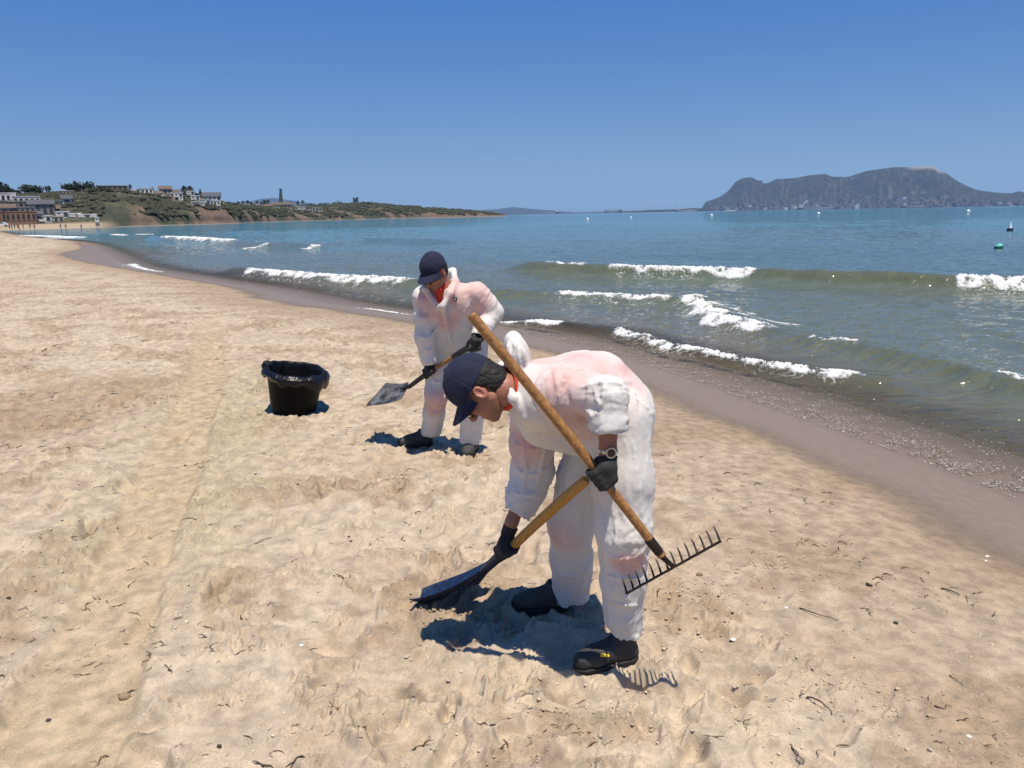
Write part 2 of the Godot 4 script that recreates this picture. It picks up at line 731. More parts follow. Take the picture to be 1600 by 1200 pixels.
func water_y(x: float, z: float, d: float) -> float:
	var h := SEA + swell(x, z, d)
	if d > -40.0:
		h += crest_lift(x, z)
	var film := base_y(d) + 0.012
	if d > -0.6:
		h = lerpf(h, maxf(film, SEA + 0.01), sm(-0.6, 0.05, d))
	return maxf(h, film)


func crest(pts: Array, high: float, front: float, back: float) -> void:
	var lo: Vector2 = pts[0]
	var hi: Vector2 = pts[0]
	for p in pts:
		lo = lo.min(p)
		hi = hi.max(p)
	var m := Vector2.ONE * maxf(front, back) * 2.6
	crests.append({"pts": pts, "high": high, "front": front, "back": back, "lo": lo - m, "hi": hi + m})


func build_sea() -> void:
	crest([Vector2(-0.70, -31.79), Vector2(1.52, -29.14), Vector2(3.50, -27.73), Vector2(7.87, -24.85), Vector2(10.98, -21.96), Vector2(12.12, -20.78), Vector2(14.24, -19.86), Vector2(15.46, -19.31)], 0.40, 0.42, 1.3)
	crest([Vector2(-1.87, -23.17), Vector2(-0.31, -21.57), Vector2(1.25, -20.78), Vector2(2.36, -19.95), Vector2(3.89, -18.53), Vector2(4.73, -17.62)], 0.20, 0.35, 0.9)
	crest([Vector2(4.54, -18.99), Vector2(4.33, -16.73), Vector2(4.12, -14.59), Vector2(4.53, -13.43), Vector2(5.04, -12.17), Vector2(5.52, -10.86), Vector2(5.80, -9.72), Vector2(6.08, -8.89), Vector2(6.20, -8.02)], 0.20, 0.35, 0.9)
	crest([Vector2(-0.25, -16.08), Vector2(0.89, -14.90), Vector2(2.02, -14.02), Vector2(2.57, -12.12), Vector2(3.24, -10.92), Vector2(3.89, -10.18), Vector2(4.64, -9.55), Vector2(5.02, -9.04)], 0.13, 0.28, 0.7)
	crest([Vector2(-12.63, -32.85), Vector2(-9.87, -30.14), Vector2(-8.09, -28.25), Vector2(-4.96, -25.28), Vector2(-2.88, -23.56), Vector2(-1.44, -22.50)], 0.30, 0.45, 1.2)
	crest([Vector2(-4.78, -19.31), Vector2(-3.31, -17.81), Vector2(-2.21, -16.75), Vector2(-1.04, -15.88)], 0.10, 0.3, 0.7)
	crest([Vector2(-47.44, -101.00), Vector2(-37.31, -85.75), Vector2(-29.58, -76.07), Vector2(-23.29, -66.85), Vector2(-18.20, -60.73), Vector2(-13.73, -56.60)], 0.45, 0.9, 2.2)
	crest([Vector2(-13.82, -71.63), Vector2(-10.03, -69.69), Vector2(-5.99, -63.07)], 0.35, 0.9, 3.0)
	var az := PackedFloat32Array()
	var a := -62.0
	while a < 75.0:
		az.append(deg_to_rad(a))
		a += 0.17 if absf(a) < 40.0 else 0.9
	var rs := polar_rows([[3.6, 55.0, 1.0052], [55.0, 160.0, 1.012], [160.0, 16000.0, 1.06]])
	var mb := MB.new()
	var na := az.size()
	var ds := PackedFloat32Array()
	for r in rs:
		for t in az:
			var x := r * sin(t)
			var z := -r * cos(t)
			var d := inland(x, z)
			if d < 0.6:
				var h := water_y(x, z, d) if r < 160.0 else SEA
				var u := -d
				var n := nz.get_noise_2d(x * 0.03, z * 0.06)
				var c := Color(0.168, 0.144, 0.096)
				c = c.lerp(Color(0.112, 0.12, 0.076), sm(1.0, 5.0, u + n))
				c = c.lerp(Color(0.122, 0.140, 0.095), sm(1.0, 5.0, u + n))
				c = c.lerp(Color(0.098, 0.150, 0.150), sm(7.0, 20.0, u + 4.0 * n))
				c = c.lerp(Color(0.070, 0.182, 0.200), sm(18.0, 60.0, r * 0.45 + 12.0 * n))
				c = c.lerp(Color(0.045, 0.168, 0.188), sm(70.0, 400.0, r))
				var cl := crest_lift(x, z) if r < 60.0 else 0.0
				c = c.lerp(Color(0.112, 0.12, 0.064), sm(0.04, 0.25, cl) * 0.8)
				c.a = lerpf(0.10, 1.0, sm(0.0, 2.6, u)) * sm(-0.30, -0.02, u)
				mb.tint = c
				mb.p(Vector3(x, h, z))
			else:
				mb.tint = Color(0, 0, 0, 0)
				mb.p(Vector3(x, SEA, z))
			ds.append(d)
	for j in rs.size() - 1:
		for i in na - 1:
			var k := j * na + i
			if maxf(maxf(ds[k], ds[k + 1]), maxf(ds[k + na], ds[k + na + 1])) < 0.55:
				mb.quad(k, k + na, k + na + 1, k + 1)
	var m := vmat(0.06)
	m.transparency = BaseMaterial3D.TRANSPARENCY_ALPHA
	m.metallic_specular = 0.42
	var n1 := fnoise(21, 0.010, 5)
	var im := seamless(n1, 1024)
	m.albedo_texture = levels(seamless(fnoise(22, 0.02, 3), 256), Color(0.86, 0.86, 0.86), Color(1, 1, 1))
	m.heightmap_enabled = true
	m.heightmap_texture = tex(im)
	m.heightmap_scale = 8.5
	m.uv1_triplanar = true
	m.uv1_world_triplanar = true
	m.uv1_scale = Vector3(0.16, 0.16, 0.32)
	var sea := put(mb, "sea", m)
	tag(sea, "blue green sea water of the bay with small breakers", "sea", "", "structure")
	build_foam(sea)


func foam(sea: Node3D, m: Material, pts: Array, wide: float, cover: float, lift := 0.05, trail := 0.0, seed_ := 0.0) -> void:
	wide *= 0.78
	lift *= 0.7
	cover -= 0.08
	var mb := MB.new()
	var dist: float = (pts[0] as Vector2).length()
	var st := clampf(dist * 0.0013, 0.016, 0.12)
	var lens := [0.0]
	for i in pts.size() - 1:
		lens.append(lens[i] + pts[i].distance_to(pts[i + 1]))
	var total: float = lens[-1]
	var nu := int(total / st) + 2
	var w := wide + trail
	var nv := int(w / st) + 2
	var keep := PackedByteArray()
	var seg := 0
	for i in nu:
		var s := minf(i * st, total)
		while seg < pts.size() - 2 and lens[seg + 1] < s:
			seg += 1
		var e: Vector2 = (pts[seg + 1] - pts[seg])
		var c: Vector2 = pts[seg] + e * ((s - lens[seg]) / (lens[seg + 1] - lens[seg]))
		var side := Vector2(-e.y, e.x).normalized()   # towards the beach
		var t := s / total
		c += side * (0.25 * wide * nz.get_noise_2d(s * 0.9 + seed_, 3.0))
		var ends := sm(0.0, 0.10, t) * sm(1.0, 0.90, t)
		for j in nv:
			var v := (float(j) / (nv - 1)) * w - wide * 0.35   # from the crest's back to its front and trail
			var q := c + side * v
			var d := inland(q.x, q.y)
			var y := water_y(q.x, q.y, d)
			var body := sm(-0.35 * wide, -0.1 * wide, v) * sm(0.65 * wide, 0.35 * wide, v)
			var n := nz.get_noise_2d(q.x * 2.2 + seed_, q.y * 2.2)
			var f := nz.get_noise_2d(q.x * 8.0, q.y * 8.0 + seed_)
			var f2 := nz.get_noise_2d(q.x * 20.0, q.y * 20.0 + seed_)
			var f3 := nz.get_noise_2d(q.x * 44.0, q.y * 44.0 + seed_) if dist < 30.0 else 0.0
			var k := body * ends * (cover + 0.9 * n + 0.55 * f + 0.5 * f2 + 0.35 * f3)
			if trail > 0.0:
				var lace := 0.55 - absf(nz.get_noise_2d(q.x * 4.0 + seed_, q.y * 4.0)) * 2.6 + 0.3 * n
				k = maxf(k, lace * ends * sm(w, 0.3 * w, v) * sm(0.0, 0.3 * wide, v))
			k -= 0.24
			keep.append(1 if k > 0.0 else 0)
			var b := clampf(k * 1.3, 0.0, 1.0)
			mb.tint = Color(0.80, 0.82, 0.82, clampf(k * 1.7, 0.0, 0.92))
			mb.p(Vector3(q.x, y + 0.006 + b * lift * 0.6 * (0.55 + 0.35 * f + 0.5 * f2 + 0.35 * f3), q.y))
	for i in nu - 1:
		for j in nv - 1:
			var k := i * nv + j
			if keep[k] + keep[k + 1] + keep[k + nv] + keep[k + nv + 1] >= 1:
				mb.quad(k, k + nv, k + nv + 1, k + 1)
	if mb.ix.size():
		put(mb, "foam", m, sea)


func build_foam(sea: Node3D) -> void:
	var m := vmat(0.75)
	m.transparency = BaseMaterial3D.TRANSPARENCY_ALPHA
	m.albedo_texture = levels(seamless(fnoise(25, 0.05, 2), 64), Color(0.92, 0.92, 0.92), Color(1, 1, 1))
	m.backlight_enabled = true
	m.backlight = Color(0.4, 0.4, 0.4)
	foam(sea, m, [Vector2(1.29, -29.52), Vector2(2.86, -28.19)], 0.55, 0.5, 0.08, 0.0, 1.0)
	foam(sea, m, [Vector2(3.39, -27.76), Vector2(5.73, -26.37), Vector2(8.03, -24.57)], 0.75, 0.95, 0.13, 0.9, 2.0)
	foam(sea, m, [Vector2(11.89, -20.82), Vector2(12.85, -20.29), Vector2(14.13, -19.71)], 0.8, 0.9, 0.13, 1.3, 3.0)
	foam(sea, m, [Vector2(1.11, -20.80), Vector2(2.36, -19.95), Vector2(3.98, -18.38)], 0.5, 0.75, 0.07, 0.9, 4.0)
	foam(sea, m, [Vector2(4.68, -19.26), Vector2(4.33, -16.73), Vector2(4.12, -14.59), Vector2(4.65, -13.13)], 0.85, 0.95, 0.08, 0.5, 5.0)
	foam(sea, m, [Vector2(4.87, -17.60), Vector2(4.92, -15.60), Vector2(5.46, -14.10)], 0.7, 0.30, 0.02, 0.9, 5.5)
	foam(sea, m, [Vector2(4.93, -12.43), Vector2(5.33, -11.67)], 0.35, 0.45, 0.05, 0.0, 6.0)
	foam(sea, m, [Vector2(1.93, -14.27), Vector2(2.57, -12.12), Vector2(3.24, -10.92), Vector2(3.89, -10.18), Vector2(4.70, -9.43)], 0.42, 0.72, 0.06, 0.25, 7.0)
	foam(sea, m, [Vector2(-10.51, -30.94), Vector2(-8.09, -28.25), Vector2(-4.96, -25.28), Vector2(-2.65, -23.32)], 0.85, 0.95, 0.10, 0.6, 8.0)
	foam(sea, m, [Vector2(-3.51, -18.08), Vector2(-2.87, -17.39), Vector2(-2.04, -16.52)], 0.4, 0.7, 0.05, 0.2, 9.0)
	foam(sea, m, [Vector2(-0.31, -16.09), Vector2(0.41, -15.41), Vector2(1.07, -14.71)], 0.4, 0.65, 0.05, 0.3, 10.0)
	foam(sea, m, [Vector2(-39.00, -88.82), Vector2(-29.58, -76.07), Vector2(-22.91, -66.68)], 1.8, 1.0, 0.20, 0.0, 11.0)
	foam(sea, m, [Vector2(-20.18, -58.12), Vector2(-19.48, -60.08), Vector2(-19.05, -61.09)], 1.0, 0.6, 0.12, 0.5, 12.0)
	foam(sea, m, [Vector2(-22.74, -69.53), Vector2(-19.99, -66.77)], 1.4, 0.9, 0.15, 0.0, 13.0)
	foam(sea, m, [Vector2(-15.07, -56.08), Vector2(-14.33, -59.10)], 1.0, 0.6, 0.12, 0.0, 14.0)
	foam(sea, m, [Vector2(-85.57, -138.26), Vector2(-73.96, -126.80), Vector2(-60.66, -111.74)], 3.2, 1.0, 0.3, 0.0, 15.0)
	foam(sea, m, [Vector2(-66.26, -111.96), Vector2(-62.18, -109.58), Vector2(-63.55, -116.74)], 2.0, 0.8, 0.2, 0.0, 15.5)
	foam(sea, m, [Vector2(-19.95, -41.07), Vector2(-16.88, -35.89), Vector2(-14.45, -32.19)], 0.8, 0.7, 0.07, 0.8, 16.0)
	foam(sea, m, [Vector2(-67.59, -134.72), Vector2(-62.06, -126.76)], 2.4, 0.8, 0.2, 0.0, 17.0)
	foam(sea, m, [Vector2(-61.40, -130.41), Vector2(-58.30, -128.26)], 2.4, 0.8, 0.2, 0.0, 18.0)
	foam(sea, m, [Vector2(6.08, -9.31), Vector2(6.15, -8.88)], 0.35, 0.6, 0.05, 0.0, 19.0)


func build_wet() -> void:
	# the film of water that the last wave left on the sand
	var mb := MB.new()
	var m := vmat(0.36)
	m.metallic_specular = 0.33
	var rows := []
	var z := 2.0
	while z > -75.0:
		rows.append(z)
		z -= maxf(0.02, absf(z) * 0.006)
	var nv := 40
	for zz in rows:
		var k = (20.0 - zz) * 2.0
		var i := int(k)
		var xs := lerpf(shore[i], shore[i + 1], k - i)
		var cc := shore_c[i]
		for j in nv:
			var d := -1.2 + j * 0.125
			var x := xs - d / cc
			var ww := wet_width(x, zz)
			var h := relief(x, zz, d, 0.0)
			var al := sm(ww + 0.30, ww - 0.35, d) * 0.68
			mb.tint = Color(0.315, 0.245, 0.185, al)
			mb.p(Vector3(x, h + 0.003 + 0.0008 * nz.get_noise_2d(x * 3.0, zz * 3.0), zz))
	for i in rows.size() - 1:
		for j in nv - 1:
			var k := i * nv + j
			if maxf(maxf(mb.c[k].a, mb.c[k + 1].a), maxf(mb.c[k + nv].a, mb.c[k + nv + 1].a)) > 0.004:
				mb.quad(k, k + 1, k + nv + 1, k + nv)
	m.transparency = BaseMaterial3D.TRANSPARENCY_ALPHA
	m.albedo_texture = levels(seamless(fnoise(31, 0.03, 3), 256), Color(0.9, 0.9, 0.9), Color(1, 1, 1))
	m.uv1_triplanar = true
	m.uv1_world_triplanar = true
	put(mb, "wet_sand", m)
	tag(get_node("wet_sand"), "smooth glossy strip of wet sand along the waterline", "wet sand", "", "structure")


# ------------------------------------------------------------------ people
var tyvek: StandardMaterial3D
var tyvek_inner: StandardMaterial3D
var skin: StandardMaterial3D
var glove_cloth: StandardMaterial3D
var navy: StandardMaterial3D
var hair_mat: StandardMaterial3D
var red_cloth: StandardMaterial3D
var boot_mat: StandardMaterial3D
var sole_mat: StandardMaterial3D


var crumple := FastNoiseLite.new()


func people_materials() -> void:
	crumple.seed = 4
	crumple.noise_type = FastNoiseLite.TYPE_CELLULAR
	crumple.frequency = 1.0
	crumple.cellular_return_type = FastNoiseLite.RETURN_DISTANCE2_SUB
	crumple.fractal_type = FastNoiseLite.FRACTAL_NONE
	tyvek = vmat(0.62)
	tyvek.metallic_specular = 0.28
	var im := seamless(fnoise(61, 0.006, 3, FastNoiseLite.FRACTAL_RIDGED), 1024)
	var cn := fnoise(62, 0.012, 2, FastNoiseLite.FRACTAL_FBM, FastNoiseLite.TYPE_CELLULAR)
	cn.cellular_return_type = FastNoiseLite.RETURN_DISTANCE2_SUB
	var fi := seamless(cn, 1024)
	var mix := Image.create(1024, 1024, false, Image.FORMAT_RGB8)
	for y in 1024:
		for x in 1024:
			var k := im.get_pixel(x, y).r * 0.75 + fi.get_pixel(x, y).r * 0.25
			mix.set_pixel(x, y, Color(k, k, k))
	tyvek.heightmap_enabled = true
	tyvek.heightmap_texture = tex(mix)
	tyvek.heightmap_scale = 0.32
	tyvek.uv1_triplanar = true
	tyvek.uv1_scale = Vector3(3.4, 1.3, 3.4)
	tyvek.backlight_enabled = true
	tyvek.backlight = Color(0.18, 0.175, 0.17)
	skin = vmat(0.5)
	skin.subsurf_scatter_enabled = true
	skin.subsurf_scatter_strength = 0.12
	glove_cloth = mat(Color(0.014, 0.014, 0.016), 0.8)
	glove_cloth.rim_enabled = true
	glove_cloth.rim = 0.12
	glove_cloth.heightmap_enabled = true
	glove_cloth.heightmap_texture = tex(seamless(fnoise(64, 0.06, 3), 256))
	glove_cloth.heightmap_scale = 0.25
	glove_cloth.uv1_triplanar = true
	glove_cloth.uv1_scale = Vector3.ONE * 9.0
	navy = mat(Color(0.006, 0.010, 0.034), 0.9)
	navy.rim_enabled = true
	navy.rim = 0.12
	navy.heightmap_enabled = true
	navy.heightmap_texture = glove_cloth.heightmap_texture
	navy.heightmap_scale = 0.15
	navy.uv1_triplanar = true
	navy.uv1_scale = Vector3.ONE * 14.0
	hair_mat = mat(Color(0.006, 0.005, 0.0045), 0.7)
	red_cloth = mat(Color(0.46, 0.032, 0.014), 0.8)
	boot_mat = mat(Color(0.040, 0.039, 0.037), 0.8)
	boot_mat.heightmap_enabled = true
	boot_mat.heightmap_texture = glove_cloth.heightmap_texture
	boot_mat.heightmap_scale = 0.2
	boot_mat.uv1_triplanar = true
	boot_mat.uv1_scale = Vector3.ONE * 8.0
	sole_mat = mat(Color(0.012, 0.012, 0.012), 0.75)


# fold of the cloth: rings along sleeves, slanting drapes on legs and trunk. bones: [a, b, along, round, high]
func fold(bones: Array, p: Vector3, nrm: Vector3) -> float:
	var sum := 0.0
	var w := 0.0
	for b in bones:
		var a: Vector3 = b[0]
		var e: Vector3 = b[1] - a
		var l := e.length()
		var u := e / l
		var q := p - a
		var t := clampf(q.dot(u), 0.0, l)
		var dd := (q - u * t).length_squared()
		var k := 1.0 / (dd * dd + 1e-6)
		var ax := q.dot(u)
		var rad := q - u * ax
		var s: Vector3 = u * (ax * b[2]) + rad * b[3] + a * 3.0
		var wq := Vector3(nz.get_noise_3d(s.x * 0.5, s.y * 0.5, s.z * 0.5), nz.get_noise_3d(s.x * 0.5 + 9.0, s.y * 0.5, s.z * 0.5), nz.get_noise_3d(s.x * 0.5, s.y * 0.5 + 9.0, s.z * 0.5)) * 0.9
		var s1 := s * 0.95 + wq
		var n1 := 1.0 - sm(0.0, 0.30, crumple.get_noise_3d(s1.x, s1.y, s1.z) + 1.0)
		var s2 := s * 2.1 + wq * 1.6 + Vector3(5, 3, 9)
		var n2 := 1.0 - sm(0.0, 0.34, crumple.get_noise_3d(s2.x, s2.y, s2.z) + 1.0)
		var n3 := nz.get_noise_3d(s.x * 0.3, s.y * 0.3 + 4.0, s.z * 0.3)
		var up := clampf(nz.get_noise_3d(s.x * 0.7 + 20.0, s.y * 0.7, s.z * 0.7) * 4.0, -1.0, 1.0)
		sum += k * b[4] * (0.42 * n1 * up - 0.16 * n2 * up + 0.55 * n3)
		w += k
	return sum / w


func pinkish(blobs: Array, p: Vector3) -> Color:
	var k := 0.0
	for b in blobs:
		k = maxf(k, b[2] * sm(b[1], b[1] * 0.35, (p - b[0]).length()))
	var n := nz.get_noise_3d(p.x * 7.0, p.y * 7.0, p.z * 7.0)
	var n2 := nz.get_noise_3d(p.x * 22.0, p.y * 22.0 + 3.0, p.z * 22.0)
	k = (0.55 * sm(0.0, 0.6, k) + 0.45 * sm(0.30, 0.75, k + 0.34 * n + 0.16 * n2)) * 0.56 * sm(0.0, 0.2, k)
	return Color(0.63, 0.615, 0.59).lerp(Color(0.63, 0.285, 0.255), k)


func rod(a: Vector3, b: Vector3, t: float) -> Vector3:
	return a.lerp(b, t)


# gloved hand closed round a bar: grip = point on the bar, axis = along the bar towards the thumb side, out = from the bar to the palm
func gloved_hand(parent: Node3D, called: String, grip: Vector3, axis: Vector3, out: Vector3, wrist: Vector3, cuff: Vector3, r := 0.017, flip := 1.0) -> void:
	axis = axis.normalized()
	out = (out - axis * out.dot(axis)).normalized()
	var f := axis.cross(out) * flip
	var lo := grip.min(wrist).min(cuff) - Vector3.ONE * 0.075
	var hi := grip.max(wrist).max(cuff) + Vector3.ONE * 0.075
	var fl := Field.new(lo, hi, 0.0032)
	var at := func(deg: float, rad: float, off: float) -> Vector3:
		return grip + axis * off + (out * cos(deg_to_rad(deg)) + f * sin(deg_to_rad(deg))) * rad
	var most := [205.0, 232.0, 240.0, 222.0]
	for i in 4:
		var off := (i - 1.5) * 0.0225
		var rr := r + 0.0105
		fl.cap(at.call(-35.0, r + 0.020, off * 0.9), at.call(30.0, r + 0.017, off), 0.0145, 0.0130, 0.012)
		var prev: Vector3 = at.call(30.0, r + 0.015, off)
		var rad := 0.0112
		for s in [80.0, 130.0, 180.0, most[i]]:
			var nx: Vector3 = at.call(s, rr, off + (0.0015 if i > 1 else -0.001))
			fl.cap(prev, nx, rad, rad - 0.0006, 0.0035)
			prev = nx
			rad -= 0.0006
		# knuckles
		fl.ell(at.call(42.0, r + 0.021, off), Vector3.ONE * 0.0085, 0.006)
	var heel: Vector3 = at.call(-40.0, r + 0.026, 0.0)
	fl.cap(at.call(-30.0, r + 0.022, -0.026), heel.lerp(wrist, 0.55), 0.016, 0.024, 0.02)
	fl.cap(at.call(-30.0, r + 0.022, 0.026), heel.lerp(wrist, 0.55), 0.017, 0.024, 0.02)
	fl.cap(heel.lerp(wrist, 0.4), wrist, 0.026, 0.029, 0.02)
	fl.cap(wrist, cuff, 0.030, 0.035, 0.01)
	var th: Vector3 = at.call(-55.0, r + 0.024, 0.036)
	fl.cap(heel.lerp(wrist, 0.3), th, 0.018, 0.0145, 0.012)
	fl.cap(th, at.call(-95.0, r + 0.013, 0.050), 0.0135, 0.0120, 0.006)
	fl.cap(at.call(-95.0, r + 0.013, 0.050), at.call(-150.0, r + 0.011, 0.046), 0.0118, 0.0100, 0.005)
	fl.plane(cuff, (cuff - wrist).normalized(), 0.003)
	var mb := MB.new()
	fl.into(mb)
	put(mb, called, glove_cloth, parent)


func boot(parent: Node3D, called: String, toe: Vector3, heel: Vector3, high: float, rich := true) -> void:
	var floor_y := 0.0
	for k in 6:
		var p := heel.lerp(toe, k / 5.0)
		floor_y += ground_y(p.x, p.z) / 6.0
	toe.y = floor_y + 0.004
	heel.y = floor_y + 0.004
	var x := toe - heel
	x.y = 0
	var l := x.length()
	x = x.normalized()
	var zz := x.cross(Vector3.UP).normalized()
	var xf := Transform3D(Basis(x, Vector3.UP, zz), heel)
	var fl := Field.new(Vector3(-0.10, -0.02, -0.09), Vector3(l + 0.10, high + 0.08, 0.09), 0.0048)
	fl.cap(Vector3(0.005, 0.055, 0), Vector3(0.02, 0.085, 0), 0.042, 0.044, 0.02)
	fl.cap(Vector3(0.03, 0.08, 0), Vector3(0.025, high, 0), 0.046, 0.050, 0.02)
	fl.cap(Vector3(0.02, 0.05, 0), Vector3(l * 0.60, 0.05, 0), 0.042, 0.046, 0.02)
	fl.cap(Vector3(l * 0.25, 0.09, 0), Vector3(l * 0.62, 0.055, 0), 0.038, 0.036, 0.03)
	fl.cap(Vector3(l * 0.62, 0.045, 0.006), Vector3(l - 0.045, 0.042, 0.0), 0.047, 0.040, 0.02)
	fl.cap(Vector3(0.025, high + 0.02, 0), Vector3(0.025, high - 0.05, 0), 0.041, 0.038, 0.004, true)
	fl.plane(Vector3(0, high, 0), Vector3(-0.15, 1, 0).normalized(), 0.004)
	fl.plane(Vector3(0, 0.022, 0), Vector3.DOWN, 0.004)
	var mb := MB.new()
	fl.into(mb, xf)
	var b := put(mb, called, boot_mat, parent)
	var so := Field.new(Vector3(-0.10, -0.03, -0.09), Vector3(l + 0.10, 0.06, 0.09), 0.0048)
	so.cap(Vector3(0.008, 0.02, 0), Vector3(l * 0.45, 0.02, -0.003), 0.047, 0.044, 0.02)
	so.cap(Vector3(l * 0.4, 0.02, 0.0), Vector3(l - 0.050, 0.024, 0.002), 0.046, 0.050, 0.02)
	so.plane(Vector3(0, 0.028, 0), Vector3(0.04, 1, 0).normalized(), 0.003)
	so.plane(Vector3(0, 0.0, 0), Vector3.DOWN, 0.005)
	var sb := MB.new()
	so.into(sb, xf)
	var s := MeshInstance3D.new()
	s.mesh = sb.mesh(parent.position)
	s.mesh.surface_set_material(0, sole_mat)
	s.name = "sole"
	b.add_child(s, true)
	for part in ["toe_cap", "heel_guard"]:
		var tf := Field.new(Vector3(-0.10, -0.02, -0.09), Vector3(l + 0.10, 0.12, 0.09), 0.0048)
		if part == "toe_cap":
			tf.cap(Vector3(l * 0.62, 0.040, 0.006), Vector3(l - 0.045, 0.036, 0.0), 0.0485, 0.0425, 0.02)
			tf.plane(Vector3(l * 0.80, 0.03, 0), Vector3(-1, 0.35, 0).normalized(), 0.004)
		else:
			tf.cap(Vector3(0.005, 0.045, 0), Vector3(0.018, 0.075, 0), 0.0445, 0.0455, 0.02)
			tf.plane(Vector3(0.035, 0.04, 0), Vector3(1, 0.6, 0).normalized(), 0.004)
			tf.plane(Vector3(0, 0.088, 0), Vector3.UP, 0.004)
		tf.plane(Vector3(0, 0.022, 0), Vector3.DOWN, 0.004)
		var tm := MB.new()
		tf.into(tm, xf)
		var to := MeshInstance3D.new()
		to.mesh = tm.mesh(parent.position)
		to.mesh.surface_set_material(0, sole_mat)
		to.name = part
		b.add_child(to, true)
	var lace := mat(Color(0.05, 0.05, 0.052), 0.9)
	for k in 4:
		var lx := l * (0.40 + 0.075 * k)
		var ly := 0.1075 - 0.0090 * k
		var t := MB.new()
		var pts := []
		for i in 9:
			var w := (i - 4) / 4.0
			pts.append(xf * Vector3(lx + 0.008 * w * (1 if k % 2 else -1), ly + 0.012 - 0.020 * w * w, 0.033 * w))
		t.tube(pts, [0.0026, 0.0028, 0.003, 0.003, 0.003, 0.003, 0.003, 0.0028, 0.0026], 6)
		var o := MeshInstance3D.new()
		o.mesh = t.mesh(parent.position)
		o.mesh.surface_set_material(0, lace)
		o.name = "lace"
		b.add_child(o, true)
	if rich:
		var y := MB.new()
		y.box(xf * Transform3D(Basis(Vector3(0, 0, 1), deg_to_rad(14)), Vector3(l * 0.52, 0.074, -0.0425)) * Transform3D(Basis(Vector3.RIGHT, 0.5), Vector3.ZERO), Vector3(0.042, 0.013, 0.010), 0.002)
		var o := MeshInstance3D.new()
		o.mesh = y.mesh(parent.position)
		o.mesh.surface_set_material(0, mat(Color(0.72, 0.50, 0.02), 0.6))
		o.name = "yellow_label"
		b.add_child(o, true)


# skin of the head in its own axes (face +z, crown +y), added to the body's mesh
func head_into(mb: MB, xf: Transform3D) -> void:
	var f := Field.new(Vector3(-0.115, -0.15, -0.13), Vector3(0.115, 0.15, 0.145), 0.0036)
	f.ell(Vector3(0, 0.028, -0.014), Vector3(0.074, 0.092, 0.094), 0.02)
	f.ell(Vector3(0, -0.040, 0.026), Vector3(0.057, 0.078, 0.062), 0.03)
	for s in [-1.0, 1.0]:
		f.cap(Vector3(0.052 * s, -0.050, 0.0), Vector3(0.020 * s, -0.094, 0.064), 0.018, 0.016, 0.03)
		f.ell(Vector3(0.040 * s, -0.020, 0.066), Vector3(0.022, 0.017, 0.018), 0.02)
		f.cap(Vector3(0.052 * s, 0.020, 0.062), Vector3(0.012 * s, 0.024, 0.088), 0.011, 0.012, 0.014)
		f.ell(Vector3(0.032 * s, 0.003, 0.092), Vector3(0.018, 0.012, 0.014), 0.012, true)
		f.ell(Vector3(0.032 * s, 0.002, 0.074), Vector3.ONE * 0.0125, 0.004)
		f.ell(Vector3(0.012 * s, -0.037, 0.100), Vector3(0.009, 0.008, 0.011), 0.008)
		f.ell(Vector3(0.077 * s, -0.004, -0.006), Vector3(0.009, 0.033, 0.021), 0.006, false, Basis(Vector3.UP, 0.45 * s) * Basis(Vector3.RIGHT, -0.18))
		f.ell(Vector3(0.086 * s, 0.000, -0.002), Vector3(0.007, 0.020, 0.011), 0.004, true, Basis(Vector3.UP, 0.45 * s))
	f.cap(Vector3(0, 0.014, 0.090), Vector3(0, -0.032, 0.110), 0.008, 0.0115, 0.014)
	f.ell(Vector3(0, -0.099, 0.068), Vector3(0.020, 0.016, 0.017), 0.02)
	f.cap(Vector3(-0.021, -0.0655, 0.079), Vector3(0.021, -0.0655, 0.079), 0.0065, 0.0065, 0.008)
	f.cap(Vector3(0, -0.0645, 0.087), Vector3(0, -0.0645, 0.087), 0.008, 0.008, 0.008)
	f.cap(Vector3(-0.018, -0.078, 0.078), Vector3(0.018, -0.078, 0.078), 0.0075, 0.0075, 0.008)
	f.cap(Vector3(-0.026, -0.0718, 0.090), Vector3(0.026, -0.0718, 0.090), 0.0022, 0.0022, 0.003, true)
	var paint := func(p: Vector3) -> Color:
		var c := Color(0.2805, 0.1318, 0.085)
		c = c.lerp(Color(0.306, 0.09775, 0.07225), sm(0.030, 0.008, (p - Vector3(0, -0.070, 0.088)).length()) * 0.7)
		c = c.lerp(Color(0.323, 0.119, 0.085), sm(0.05, 0.02, (Vector3(absf(p.x), p.y, p.z) - Vector3(0.078, 0, 0)).length()) * 0.7)
		c = c.lerp(Color(0.17, 0.08925, 0.06375), sm(-0.055, -0.085, p.y) * 0.45 * sm(-0.01, 0.03, p.z))
		return c
	f.into(mb, xf, paint)


